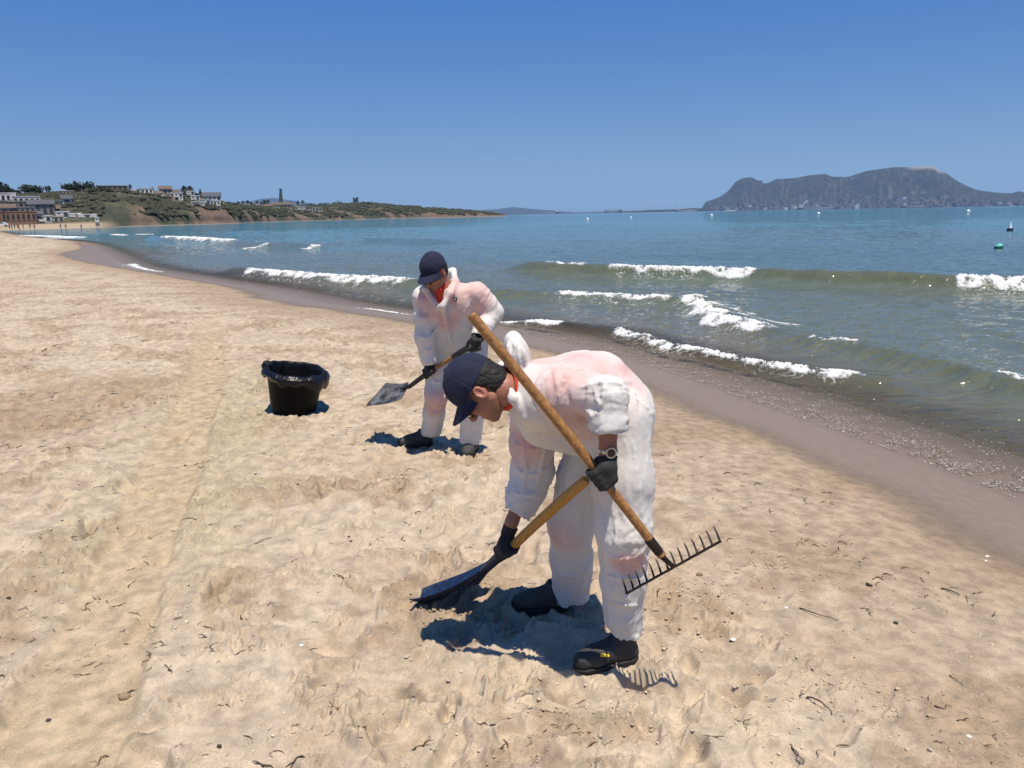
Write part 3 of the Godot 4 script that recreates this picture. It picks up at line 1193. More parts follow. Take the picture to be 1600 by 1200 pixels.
func head_parts(root: Node3D, xf: Transform3D, glasses: bool) -> void:
	var sc := xf.basis.x.length()
	# eyes
	for s in [-1.0, 1.0]:
		var e := MB.new()
		e.tint = Color(0.7, 0.68, 0.65)
		e.ball(Vector3(0.032 * s, 0.002, 0.0765), Vector3.ONE * 0.0115, 12, 8)
		e.tint = Color(0.03, 0.015, 0.01)
		e.ball(Vector3(0.032 * s, 0.000, 0.0845), Vector3(0.005, 0.005, 0.0042), 10, 6)
		e.move(0, xf)
		put(e, "eye", vmat(0.2), root)
	# hair
	var f := Field.new(Vector3(-0.12, -0.13, -0.14), Vector3(0.12, 0.14, 0.09), 0.0042)
	f.ell(Vector3(0, 0.016, -0.022), Vector3(0.080, 0.092, 0.094), 0.02)
	f.ell(Vector3(0, -0.045, -0.055), Vector3(0.058, 0.045, 0.048), 0.03)
	f.plane(Vector3(0, 0, 0.014), Vector3(0, 0.30, 0.95).normalized(), 0.01)
	for s in [-1.0, 1.0]:
		f.ell(Vector3(0.080 * s, -0.022, 0.008), Vector3(0.035, 0.050, 0.040), 0.01, true)
	f.plane(Vector3(0, 0.05, 0), Vector3.UP, 0.01)
	var h := MB.new()
	f.into(h, xf, null, func(p: Vector3, n: Vector3) -> float: return 0.0022 * nz.get_noise_3d(p.x * 90.0, p.y * 30.0, p.z * 90.0) + 0.002 * nz.get_noise_3d(p.x * 240.0, p.y * 60.0, p.z * 240.0))
	put(h, "hair", hair_mat, root)
	# cap
	var cap := Node3D.new()
	cap.name = "cap"
	root.add_child(cap, true)
	var cf := Field.new(Vector3(-0.12, -0.03, -0.14), Vector3(0.12, 0.16, 0.12), 0.0042)
	cf.ell(Vector3(0, 0.036, -0.012), Vector3(0.085, 0.100, 0.106), 0.02)
	cf.plane(Vector3(0, 0.026, 0.0), Vector3(0, -1, 0.06).normalized(), 0.005)
	var cm := MB.new()
	var pleat := func(p: Vector3, n: Vector3) -> float:
		var w := atan2(p.x, p.z + 0.012)
		var seam := absf(fmod(absf(w) + 0.01, PI / 3.0) - PI / 6.0)
		return -0.0022 * sm(0.05, 0.0, seam) * sm(0.13, 0.10, p.y) + 0.0025 * nz.get_noise_3d(p.x * 16.0, p.y * 16.0, p.z * 16.0)
	cf.into(cm, xf, null, pleat)
	var o := MeshInstance3D.new()
	o.mesh = cm.mesh(root.position)
	o.mesh.surface_set_material(0, navy)
	o.name = "crown"
	cap.add_child(o, true)
	var bm := MB.new()
	for top in [1, 0]:
		var s0 := bm.v.size()
		for j in 9:
			for i in 25:
				var u := (i - 12) / 12.0
				var t := j / 8.0
				var w := u * 1.13
				var inner := Vector3(0.083 * sin(w), 0.040, -0.012 + 0.104 * cos(w))
				var reach := 0.070 * pow(maxf(1.0 - u * u, 0.0), 0.42)
				var outer := inner + Vector3(0.10 * sin(w) * 0.12, 0, reach)
				var p := inner.lerp(outer, t)
				p.y = 0.040 - 0.014 * t - 0.036 * u * u * (0.35 + 0.65 * t)
				if top == 0:
					p.y -= 0.004
				bm.p(p)
		for j in 8:
			for i in 24:
				var k := s0 + j * 25 + i
				if top:
					bm.quad(k, k + 1, k + 26, k + 25)
				else:
					bm.quad(k, k + 25, k + 26, k + 1)
	for i in 24:
		var k := 8 * 25 + i
		bm.quad(k, k + 1, k + 225 + 1, k + 225)
	bm.move(0, xf)
	var br := MeshInstance3D.new()
	br.mesh = bm.mesh(root.position)
	br.mesh.surface_set_material(0, navy)
	br.name = "brim"
	cap.add_child(br, true)
	var bt := MB.new()
	bt.ball(Vector3(0, 0.137, -0.012), Vector3(0.009, 0.005, 0.009), 10, 6)
	bt.move(0, xf)
	var bo := MeshInstance3D.new()
	bo.mesh = bt.mesh(root.position)
	bo.mesh.surface_set_material(0, navy)
	bo.name = "top_button"
	cap.add_child(bo, true)
	if glasses:
		var g := Node3D.new()
		g.name = "sunglasses"
		root.add_child(g, true)
		var black := mat(Color(0.006, 0.006, 0.007), 0.12)
		for s in [-1.0, 1.0]:
			var l := MB.new()
			for side in [0, 1]:
				var s0 := l.v.size()
				l.p(Vector3(0.036 * s, 0.002, 0.107 - side * 0.004))
				for k in 20:
					var w := TAU * k / 20.0
					var x := 0.028 * signf(cos(w)) * pow(absf(cos(w)), 0.7)
					var y := 0.019 * signf(sin(w)) * pow(absf(sin(w)), 0.8)
					l.p(Vector3(0.036 * s + x, 0.002 + y, 0.106 - side * 0.003 - 0.6 * maxf(0.0, (0.036 * s + x) * s - 0.02) ** 1.0 * 0.7))
				for k in 20:
					if side == 0:
						l.tri(s0, s0 + 1 + (k + 1) % 20, s0 + 1 + k)
					else:
						l.tri(s0, s0 + 1 + k, s0 + 1 + (k + 1) % 20)
			l.move(0, xf)
			var lo := MeshInstance3D.new()
			lo.mesh = l.mesh(root.position)
			lo.mesh.surface_set_material(0, black)
			lo.name = "lens"
			g.add_child(lo, true)
			var t := MB.new()
			t.tube([xf * Vector3(0.064 * s, 0.012, 0.082), xf * Vector3(0.076 * s, 0.016, 0.04), xf * Vector3(0.080 * s, 0.018, 0.0)], [0.0028 * sc, 0.0026 * sc, 0.0024 * sc], 8)
			var to := MeshInstance3D.new()
			to.mesh = t.mesh(root.position)
			to.mesh.surface_set_material(0, black)
			to.name = "temple"
			g.add_child(to, true)
		var b := MB.new()
		b.tube([xf * Vector3(-0.012, 0.008, 0.108), xf * Vector3(0, 0.011, 0.112), xf * Vector3(0.012, 0.008, 0.108)], [0.002, 0.002, 0.002], 8)
		var bo2 := MeshInstance3D.new()
		bo2.mesh = b.mesh(root.position)
		bo2.mesh.surface_set_material(0, black)
		bo2.name = "bridge"
		g.add_child(bo2, true)


func head_frame(c: Vector3, face: Vector3, crown: Vector3, sc: float) -> Transform3D:
	face = face.normalized()
	crown = (crown - face * crown.dot(face)).normalized()
	return Transform3D(Basis(crown.cross(face) * sc, crown * sc, face * sc), c)


func chain(f: Field, pts: Array, radii: Array, k := 0.03) -> void:
	for i in pts.size() - 1:
		f.cap(pts[i], pts[i + 1], radii[i], radii[i + 1], k)


# long creases of the stiff cloth along a limb: ridges and grooves that wind round it; steep 0 = lengthwise, 1 = round the limb
func creases(f: Field, a: Vector3, b: Vector3, ra: float, rb: float, n: int, steep: float, seed_: int, from := 0.0, to := 1.0) -> void:
	var r := RandomNumberGenerator.new()
	r.seed = seed_
	var d := b - a
	var l := d.length()
	var u := d / l
	var e1 := u.cross(Vector3(0.31, 0.2, 0.93)).normalized()
	var e2 := u.cross(e1)
	for i in int(n * 1.3):
		var t0 := r.randf_range(from, to)
		var len := r.randf_range(0.10, 0.28) * lerpf(1.3, 0.85, steep)
		var w0 := r.randf() * TAU
		var slant := lerpf(r.randf_range(-0.35, 0.35), signf(r.randf() - 0.5) * r.randf_range(0.8, 1.3), steep)
		var dt := len * cos(slant) / l
		var dw := len * sin(slant) / maxf(ra, 0.05)
		var groove := false
		var rad := r.randf_range(0.004, 0.008)
		var bend := r.randf_range(-0.25, 0.25)
		var prev := Vector3.ZERO
		for k in 6:
			var s := k / 5.0
			var tt := clampf(t0 + dt * (s - 0.5), -0.05, 1.05)
			var w := w0 + dw * (s - 0.5) + bend * sin(s * PI)
			var rr := lerpf(ra, rb, tt)
			var fat := rad * (0.35 + 0.65 * sin(PI * clampf(s * 0.9 + 0.05, 0.0, 1.0)))
			var q := a + d * tt + (e1 * cos(w) + e2 * sin(w)) * (rr + (fat * 0.5 if groove else -fat * 0.10))
			if k:
				f.cap(prev, q, fat, fat, 0.012, groove)
			prev = q


func ring(c: Vector3, n: Vector3, r: float, thick: float, wobble := 0.0, flat := 1.0) -> MB:
	var mb := MB.new()
	n = n.normalized()
	var a := n.cross(Vector3(0.2, 0.3, 0.9)).normalized()
	var b := n.cross(a)
	var nu := 40
	var at := func(i: int, j: int) -> Vector3:
		var w := TAU * i / nu
		var q := TAU * j / 10
		var rr := r * (1.0 + wobble * sin(w * 3.0 + 1.0) + wobble * 0.6 * sin(w * 5.0))
		return c + (a * cos(w) + b * sin(w)) * (rr + thick * cos(q)) + n * thick * flat * sin(q)
	for j in 10:
		for i in nu:
			mb.p(at.call(i, j))
	for j in 10:
		for i in nu:
			var i2 := (i + 1) % nu
			var j2 := (j + 1) % 10
			mb.quad(j * nu + i, j * nu + i2, j2 * nu + i2, j2 * nu + i)
	return mb


func near_worker() -> void:
	var hl := Vector3(0.421, 1.005, -2.930)
	var hr := Vector3(0.377, 0.919, -3.200)
	var kl := Vector3(0.432, 0.563, -2.860)
	var kr := Vector3(0.253, 0.434, -3.240)
	var al := Vector3(0.454, 0.103, -2.950)
	var ar := Vector3(0.266, 0.040, -3.360)
	var pl := Vector3(0.401, 1.013, -2.970)
	var pr := Vector3(0.395, 0.983, -3.170)
	var ml := Vector3(0.260, 1.114, -2.910)
	var mr := Vector3(0.270, 1.099, -3.110)
	var tl := Vector3(0.121, 1.113, -2.860)
	var tr := Vector3(0.130, 1.097, -3.060)
	var nb := Vector3(0.015, 1.144, -2.910)
	var sl := Vector3(0.191, 1.151, -2.800)
	var sr := Vector3(0.084, 0.997, -3.140)
	var el := Vector3(0.346, 1.155, -2.705)
	var cl := Vector3(0.345, 1.054, -2.690)
	var wl := Vector3(0.346, 0.953, -2.690)
	var er := Vector3(0.083, 0.708, -3.200)
	var cr := Vector3(0.030, 0.543, -3.170)
	var wr := Vector3(-0.011, 0.488, -3.160)
	var base := Vector3((al.x + ar.x) * 0.5, 0, (al.z + ar.z) * 0.5)
	base.y = ground_y(base.x, base.z)
	var root := thing("person", base, "bent person in front in a white coverall, digging with the blue shovel", "person")
	# the body under the clothes, one skin
	var hxf := head_frame(Vector3(-0.129, 1.159, -2.840), Vector3(-0.45, -0.89, 0.05), Vector3(-0.89, 0.45, 0.05), 1.04)
	var body := Field.new(Vector3(-0.308, 1.348, -3.400).min(al) - Vector3(0.1, 0.25, 0.2), Vector3(0.527, 1.397, -2.600) + Vector3(0.05, 0.1, 0.1), 0.011)
	chain(body, [hxf * Vector3(0, -0.02, -0.03), hxf * Vector3(0, -0.085, -0.035), nb], [0.055, 0.060, 0.068], 0.02)
	chain(body, [nb, (tl + tr) * 0.5, (ml + mr) * 0.5, (pl + pr) * 0.5], [0.07, 0.08, 0.08, 0.08])
	chain(body, [nb, sl, el], [0.06, 0.055, 0.045])
	chain(body, [el, rod(el, wl, 0.4), wl, Vector3(0.335, 0.894, -2.690)], [0.044, 0.041, 0.031, 0.026], 0.015)
	chain(body, [nb, sr, er, rod(er, wr, 0.4), wr, Vector3(-0.034, 0.425, -3.160)], [0.06, 0.055, 0.045, 0.040, 0.029, 0.025], 0.015)
	chain(body, [hl, kl, al], [0.08, 0.055, 0.04])
	chain(body, [hr, kr, ar], [0.08, 0.055, 0.04])
	var bm := MB.new()
	body.into(bm, Transform3D.IDENTITY, func(p: Vector3) -> Color: return Color(0.30, 0.130, 0.085))
	head_into(bm, hxf)
	put(bm, "body", skin, root)
	head_parts(root, hxf, true)
	# coverall
	var f := Field.new(Vector3(-0.14, -0.08, -3.50), Vector3(0.72, 1.45, -2.52), 0.0064)
	chain(f, [sl, rod(sl, el, 0.55), el, cl], [0.084, 0.076, 0.070, 0.074], 0.03)
	chain(f, [sr, rod(sr, er, 0.5), er, rod(er, cr, 0.6), cr], [0.088, 0.092, 0.088, 0.078, 0.064], 0.03)
	f.cap(cl + (el - cl).normalized() * -0.0, cl + (el - cl).normalized() * 0.012, 0.074, 0.073, 0.012)
	f.cap(cl + (wl - cl).normalized() * 0.10, cl + (wl - cl).normalized() * 0.012, 0.095, 0.064, 0.006, true)
	f.cap(cr + (wr - cr).normalized() * 0.10, cr + (wr - cr).normalized() * 0.010, 0.085, 0.050, 0.006, true)
	chain(f, [pl, ml, tl, nb], [0.150, 0.140, 0.125, 0.085], 0.022)
	chain(f, [pr, mr, tr, nb], [0.150, 0.140, 0.125, 0.085], 0.04)
	f.cap(sl, sr, 0.082, 0.082, 0.05)
	f.cap(Vector3(0.126, 0.984, -2.980), Vector3(0.322, 0.937, -3.020), 0.10, 0.12, 0.05)
	f.cap(Vector3(0.347, 1.129, -3.020), Vector3(0.431, 1.011, -3.060), 0.13, 0.15, 0.05)
	f.cap(Vector3(0.409, 0.872, -2.980), Vector3(0.399, 0.811, -3.000), 0.13, 0.09, 0.06)
	chain(f, [hl, rod(hl, kl, 0.5), kl, rod(kl, al, 0.5), al], [0.125, 0.118, 0.104, 0.092, 0.083], 0.04)
	chain(f, [hr, rod(hr, kr, 0.5), kr, rod(kr, ar, 0.5), ar], [0.125, 0.110, 0.098, 0.088, 0.082], 0.04)
	# hood folded back on the nape, open collar
	f.ell(Vector3(0.022, 1.273, -2.930), Vector3(0.046, 0.088, 0.098), 0.03, false, Basis(Vector3.BACK, 0.30))
	for e in [[Vector3(-0.028, 1.240, -2.860), Vector3(-0.022, 1.302, -2.840), Vector3(0.003, 1.354, -2.880)], [Vector3(-0.004, 1.224, -2.840), Vector3(0.009, 1.287, -2.830), Vector3(0.022, 1.347, -2.860)], [Vector3(0.054, 1.247, -2.840), Vector3(0.040, 1.301, -2.840), Vector3(0.032, 1.342, -2.860)]]:
		f.crest(e, 0.010)
	var cols := [Vector3(-0.033, 1.227, -2.900), Vector3(-0.024, 1.198, -2.800), Vector3(0.001, 1.137, -2.770), Vector3(0.046, 1.065, -2.780), Vector3(0.086, 0.987, -2.860), Vector3(0.028, 1.007, -2.980), Vector3(-0.026, 1.140, -3.000), Vector3(-0.033, 1.227, -2.900)]
	for i in 7:
		f.cap(cols[i], cols[i + 1], 0.019, 0.019, 0.016)
	creases(f, sl, el, 0.080, 0.072, 6, 0.75, 11, 0.1, 1.0)
	creases(f, el, cl, 0.070, 0.074, 3, 0.9, 12)
	creases(f, sr, er, 0.090, 0.090, 10, 0.7, 13, 0.1, 1.0)
	creases(f, er, cr, 0.088, 0.066, 9, 0.75, 14)
	creases(f, hl, kl, 0.124, 0.104, 13, 0.15, 15)
	creases(f, kl, al, 0.104, 0.084, 14, 0.45, 16)
	creases(f, hr, kr, 0.122, 0.098, 12, 0.2, 17)
	creases(f, kr, ar, 0.098, 0.083, 12, 0.5, 18)
	creases(f, pl, ml, 0.150, 0.140, 10, 0.5, 19)
	creases(f, ml, tl, 0.140, 0.127, 12, 0.35, 20)
	creases(f, mr, tr, 0.140, 0.127, 10, 0.35, 21)
	creases(f, pr, mr, 0.150, 0.140, 8, 0.5, 22)
	for e in [[Vector3(0.254, 1.244, -2.660), Vector3(0.290, 1.181, -2.660), Vector3(0.254, 1.104, -2.660), 0.01], [Vector3(0.305, 1.255, -2.660), Vector3(0.351, 1.196, -2.660), Vector3(0.313, 1.087, -2.660), 0.011], [Vector3(0.367, 1.235, -2.660), Vector3(0.408, 1.160, -2.660), Vector3(0.387, 1.078, -2.660), 0.01], [Vector3(0.226, 1.201, -2.660), Vector3(0.317, 1.236, -2.660), Vector3(0.403, 1.193, -2.660), 0.01], [Vector3(0.238, 1.116, -2.660), Vector3(0.307, 1.077, -2.660), Vector3(0.414, 1.099, -2.660), 0.009], [Vector3(0.283, 1.209, -2.660), Vector3(0.306, 1.139, -2.660), Vector3(0.363, 1.114, -2.660), 0.008], [Vector3(0.492, 1.171, -2.860), Vector3(0.464, 1.112, -2.860), Vector3(0.453, 1.036, -2.860), 0.009], [Vector3(0.500, 1.162, -2.880), Vector3(0.507, 1.081, -2.880), Vector3(0.509, 0.991, -2.880), 0.01], [Vector3(0.507, 1.157, -2.950), Vector3(0.544, 1.089, -2.950), Vector3(0.551, 1.011, -2.950), 0.009], [Vector3(0.479, 1.176, -2.840), Vector3(0.424, 1.137, -2.840), Vector3(0.392, 1.138, -2.840), 0.008], [Vector3(0.505, 0.984, -2.860), Vector3(0.494, 0.803, -2.860), Vector3(0.507, 0.616, -2.860), 0.01], [Vector3(0.449, 0.943, -2.830), Vector3(0.451, 0.709, -2.830), Vector3(0.474, 0.522, -2.830), 0.009], [Vector3(0.394, 0.714, -2.820), Vector3(0.437, 0.527, -2.820), Vector3(0.399, 0.308, -2.820), 0.009], [Vector3(0.339, 0.532, -2.800), Vector3(0.410, 0.472, -2.800), Vector3(0.494, 0.535, -2.800), 0.01], [Vector3(0.348, 0.378, -2.820), Vector3(0.418, 0.424, -2.820), Vector3(0.511, 0.367, -2.820), 0.011], [Vector3(0.361, 0.256, -2.840), Vector3(0.436, 0.291, -2.840), Vector3(0.522, 0.233, -2.840), 0.011], [Vector3(0.524, 0.742, -2.880), Vector3(0.522, 0.553, -2.880), Vector3(0.515, 0.415, -2.880), 0.008], [Vector3(0.270, 1.292, -2.760), Vector3(0.200, 1.189, -2.760), Vector3(0.145, 1.080, -2.760), 0.01], [Vector3(0.323, 1.291, -2.760), Vector3(0.247, 1.164, -2.760), Vector3(0.207, 1.067, -2.760), 0.009], [Vector3(0.118, 1.286, -2.760), Vector3(0.099, 1.210, -2.760), Vector3(0.084, 1.138, -2.760), 0.009], [Vector3(0.061, 1.181, -2.760), Vector3(0.117, 1.083, -2.760), Vector3(0.192, 1.023, -2.760), 0.01], [Vector3(0.229, 1.044, -2.800), Vector3(0.166, 0.992, -2.800), Vector3(0.098, 0.973, -2.800), 0.009], [Vector3(0.188, 1.294, -2.760), Vector3(0.141, 1.238, -2.760), Vector3(0.117, 1.166, -2.760), 0.008], [Vector3(0.009, 0.870, -3.100), Vector3(0.076, 0.829, -3.100), Vector3(0.157, 0.867, -3.100), 0.01], [Vector3(-0.006, 0.745, -3.120), Vector3(0.075, 0.698, -3.120), Vector3(0.163, 0.759, -3.120), 0.011], [Vector3(-0.013, 0.649, -3.100), Vector3(0.060, 0.613, -3.100), Vector3(0.128, 0.652, -3.100), 0.011], [Vector3(0.039, 0.947, -3.080), Vector3(0.059, 0.791, -3.080), Vector3(0.024, 0.616, -3.080), 0.009], [Vector3(0.117, 0.924, -3.100), Vector3(0.129, 0.783, -3.100), Vector3(0.095, 0.613, -3.100), 0.008], [Vector3(0.175, 0.647, -3.160), Vector3(0.191, 0.409, -3.160), Vector3(0.178, 0.164, -3.160), 0.01], [Vector3(0.286, 0.615, -3.160), Vector3(0.270, 0.377, -3.160), Vector3(0.287, 0.147, -3.160), 0.01], [Vector3(0.156, 0.384, -3.150), Vector3(0.227, 0.340, -3.150), Vector3(0.311, 0.393, -3.150), 0.01], [Vector3(0.169, 0.200, -3.200), Vector3(0.244, 0.180, -3.200), Vector3(0.308, 0.216, -3.200), 0.011], [Vector3(0.226, 0.711, -3.140), Vector3(0.235, 0.565, -3.140), Vector3(0.218, 0.447, -3.140), 0.008], [Vector3(0.003, 1.358, -2.840), Vector3(0.017, 1.309, -2.840), Vector3(0.030, 1.260, -2.840), 0.009], [Vector3(-0.026, 1.334, -2.840), Vector3(-0.008, 1.292, -2.840), Vector3(0.006, 1.243, -2.840), 0.008], [Vector3(0.046, 1.333, -2.840), Vector3(0.045, 1.292, -2.840), Vector3(0.049, 1.235, -2.840), 0.008]]:
		f.crest(e, e[3])
	# seams
	for e in [[Vector3(0.491, 0.933, -2.860), Vector3(0.485, 0.571, -2.840), Vector3(0.480, 0.171, -2.860)], [Vector3(0.139, 1.290, -2.800), Vector3(0.168, 1.217, -2.740), Vector3(0.185, 1.102, -2.720)], [Vector3(0.242, 1.278, -2.840), Vector3(0.360, 1.209, -2.820), Vector3(0.502, 1.056, -2.880)], [Vector3(0.224, 0.711, -3.140), Vector3(0.229, 0.447, -3.140), Vector3(0.234, 0.148, -3.220)]]:
		f.crest(e, 0.0055)
	# openings: neck, cuffs, hems
	f.cap(hxf * Vector3(0, -0.06, -0.03), rod(nb, hxf * Vector3(0, -0.06, -0.03), 0.15), 0.088, 0.072, 0.008, true)
	f.cap(al + Vector3(0, -0.13, 0), al + Vector3(0, -0.035, 0), 0.125, 0.072, 0.006, true)
	f.cap(al + Vector3(-0.13, -0.05, 0.02), al + Vector3(-0.06, -0.06, 0.02), 0.075, 0.055, 0.01, true)
	f.cap(ar + Vector3(0, -0.13, 0), ar + Vector3(0, -0.035, 0), 0.125, 0.072, 0.006, true)
	var bones := [[pl, ml, 4.0, 7.0, 0.011], [ml, tl, 5.0, 7.0, 0.012], [tr, mr, 5.0, 7.0, 0.011], [tl, nb, 6.0, 7.0, 0.008], [hl, kl, 2.6, 8.0, 0.013], [kl, al, 4.5, 6.5, 0.014], [hr, kr, 2.6, 8.0, 0.012], [kr, ar, 4.5, 6.5, 0.012], [sl, el, 9.0, 4.0, 0.013], [el, cl, 12.0, 4.0, 0.012], [sr, er, 8.0, 4.0, 0.010], [er, cr, 8.0, 4.0, 0.010], [Vector3(0.038, 1.192, -2.930), Vector3(0.003, 1.331, -2.930), 6.0, 9.0, 0.012]]
	var blobs := [[Vector3(0.259, 1.157, -2.900), 0.33, 0.55], [Vector3(0.201, 1.236, -2.950), 0.22, 0.75], [Vector3(0.215, 1.180, -2.800), 0.22, 0.6], [Vector3(0.050, 0.854, -3.150), 0.16, 0.8], [Vector3(0.443, 0.472, -2.820), 0.10, 0.85], [Vector3(0.230, 0.421, -3.200), 0.13, 0.6], [Vector3(0.464, 1.168, -2.950), 0.14, 0.6]]
	var mb := MB.new()
	f.into(mb, Transform3D.IDENTITY, func(p: Vector3) -> Color: return pinkish(blobs, p), func(p: Vector3, n: Vector3) -> float: return fold(bones, p, n))
	put(mb, "coverall", tyvek, root)
	var rc := ring(rod(nb, hxf * Vector3(0, -0.085, -0.035), 0.62), hxf * Vector3(0, -0.03, -0.03) - nb, 0.077, 0.007, 0.03, 3.0)
	put(rc, "red_shirt_collar", red_cloth, root)
	gloved_hand(root, "glove", Vector3(0.317, 0.861, -2.674), Vector3(-0.140, 1.467, -2.660) - Vector3(0.579, 0.507, -2.684), Vector3(0.25, 0.25, 0.9), Vector3(0.343, 0.912, -2.680), Vector3(0.348, 0.938, -2.690), 0.019, -1.0)
	gloved_hand(root, "glove", Vector3(-0.035, 0.363, -3.150), Vector3(0.278, 0.817, -2.780) - Vector3(-0.027, 0.357, -3.150), Vector3(-0.5, 0.3, 0.6), Vector3(-0.028, 0.437, -3.160), Vector3(-0.016, 0.467, -3.160), 0.020, -1.0)
	# watch
	var wat := Node3D.new()
	wat.name = "wrist_watch"
	root.add_child(wat, true)
	var wc := Vector3(0.346, 0.953, -2.690)
	var wn := (el - wl).normalized()
	var steel := mat(Color(0.55, 0.53, 0.48), 0.3, 1.0)
	var band := ring(wc, wn, 0.034, 0.0035, 0.0, 2.4)
	var bo := MeshInstance3D.new()
	bo.mesh = band.mesh(root.position)
	bo.mesh.surface_set_material(0, steel)
	bo.name = "watch_band"
	wat.add_child(bo, true)
	var face := (Vector3(0.15, 0.25, 1.0) - wn * Vector3(0.15, 0.25, 1.0).dot(wn)).normalized()
	for k in 2:
		var cs := MB.new()
		cs.tube([wc + face * (0.034 + 0.004 * k), wc + face * (0.044 + 0.0015 * k)], [0.021 - 0.005 * k, 0.020 - 0.005 * k], 24)
		var co := MeshInstance3D.new()
		co.mesh = cs.mesh(root.position)
		co.mesh.surface_set_material(0, steel if k == 0 else mat(Color(0.02, 0.02, 0.022), 0.15))
		co.name = "watch_case" if k == 0 else "watch_dial"
		wat.add_child(co, true)
	boot(root, "boot", Vector3(0.235, 0, -2.880), Vector3(0.480, 0, -2.955), 0.13)
	boot(root, "boot", Vector3(-0.025, ground_y(0.03, -3.34) - 0.004, -3.35), Vector3(0.225, ground_y(0.21, -3.36) - 0.004, -3.365), 0.13, false)
	# dark round badge on the breast
	var bd := MB.new()
	bd.tube([Vector3(0.179, 1.047, -2.772), Vector3(0.178, 1.050, -2.762)], [0.013, 0.012], 16)
	put(bd, "chest_badge", mat(Color(0.06, 0.055, 0.05), 0.6), root)


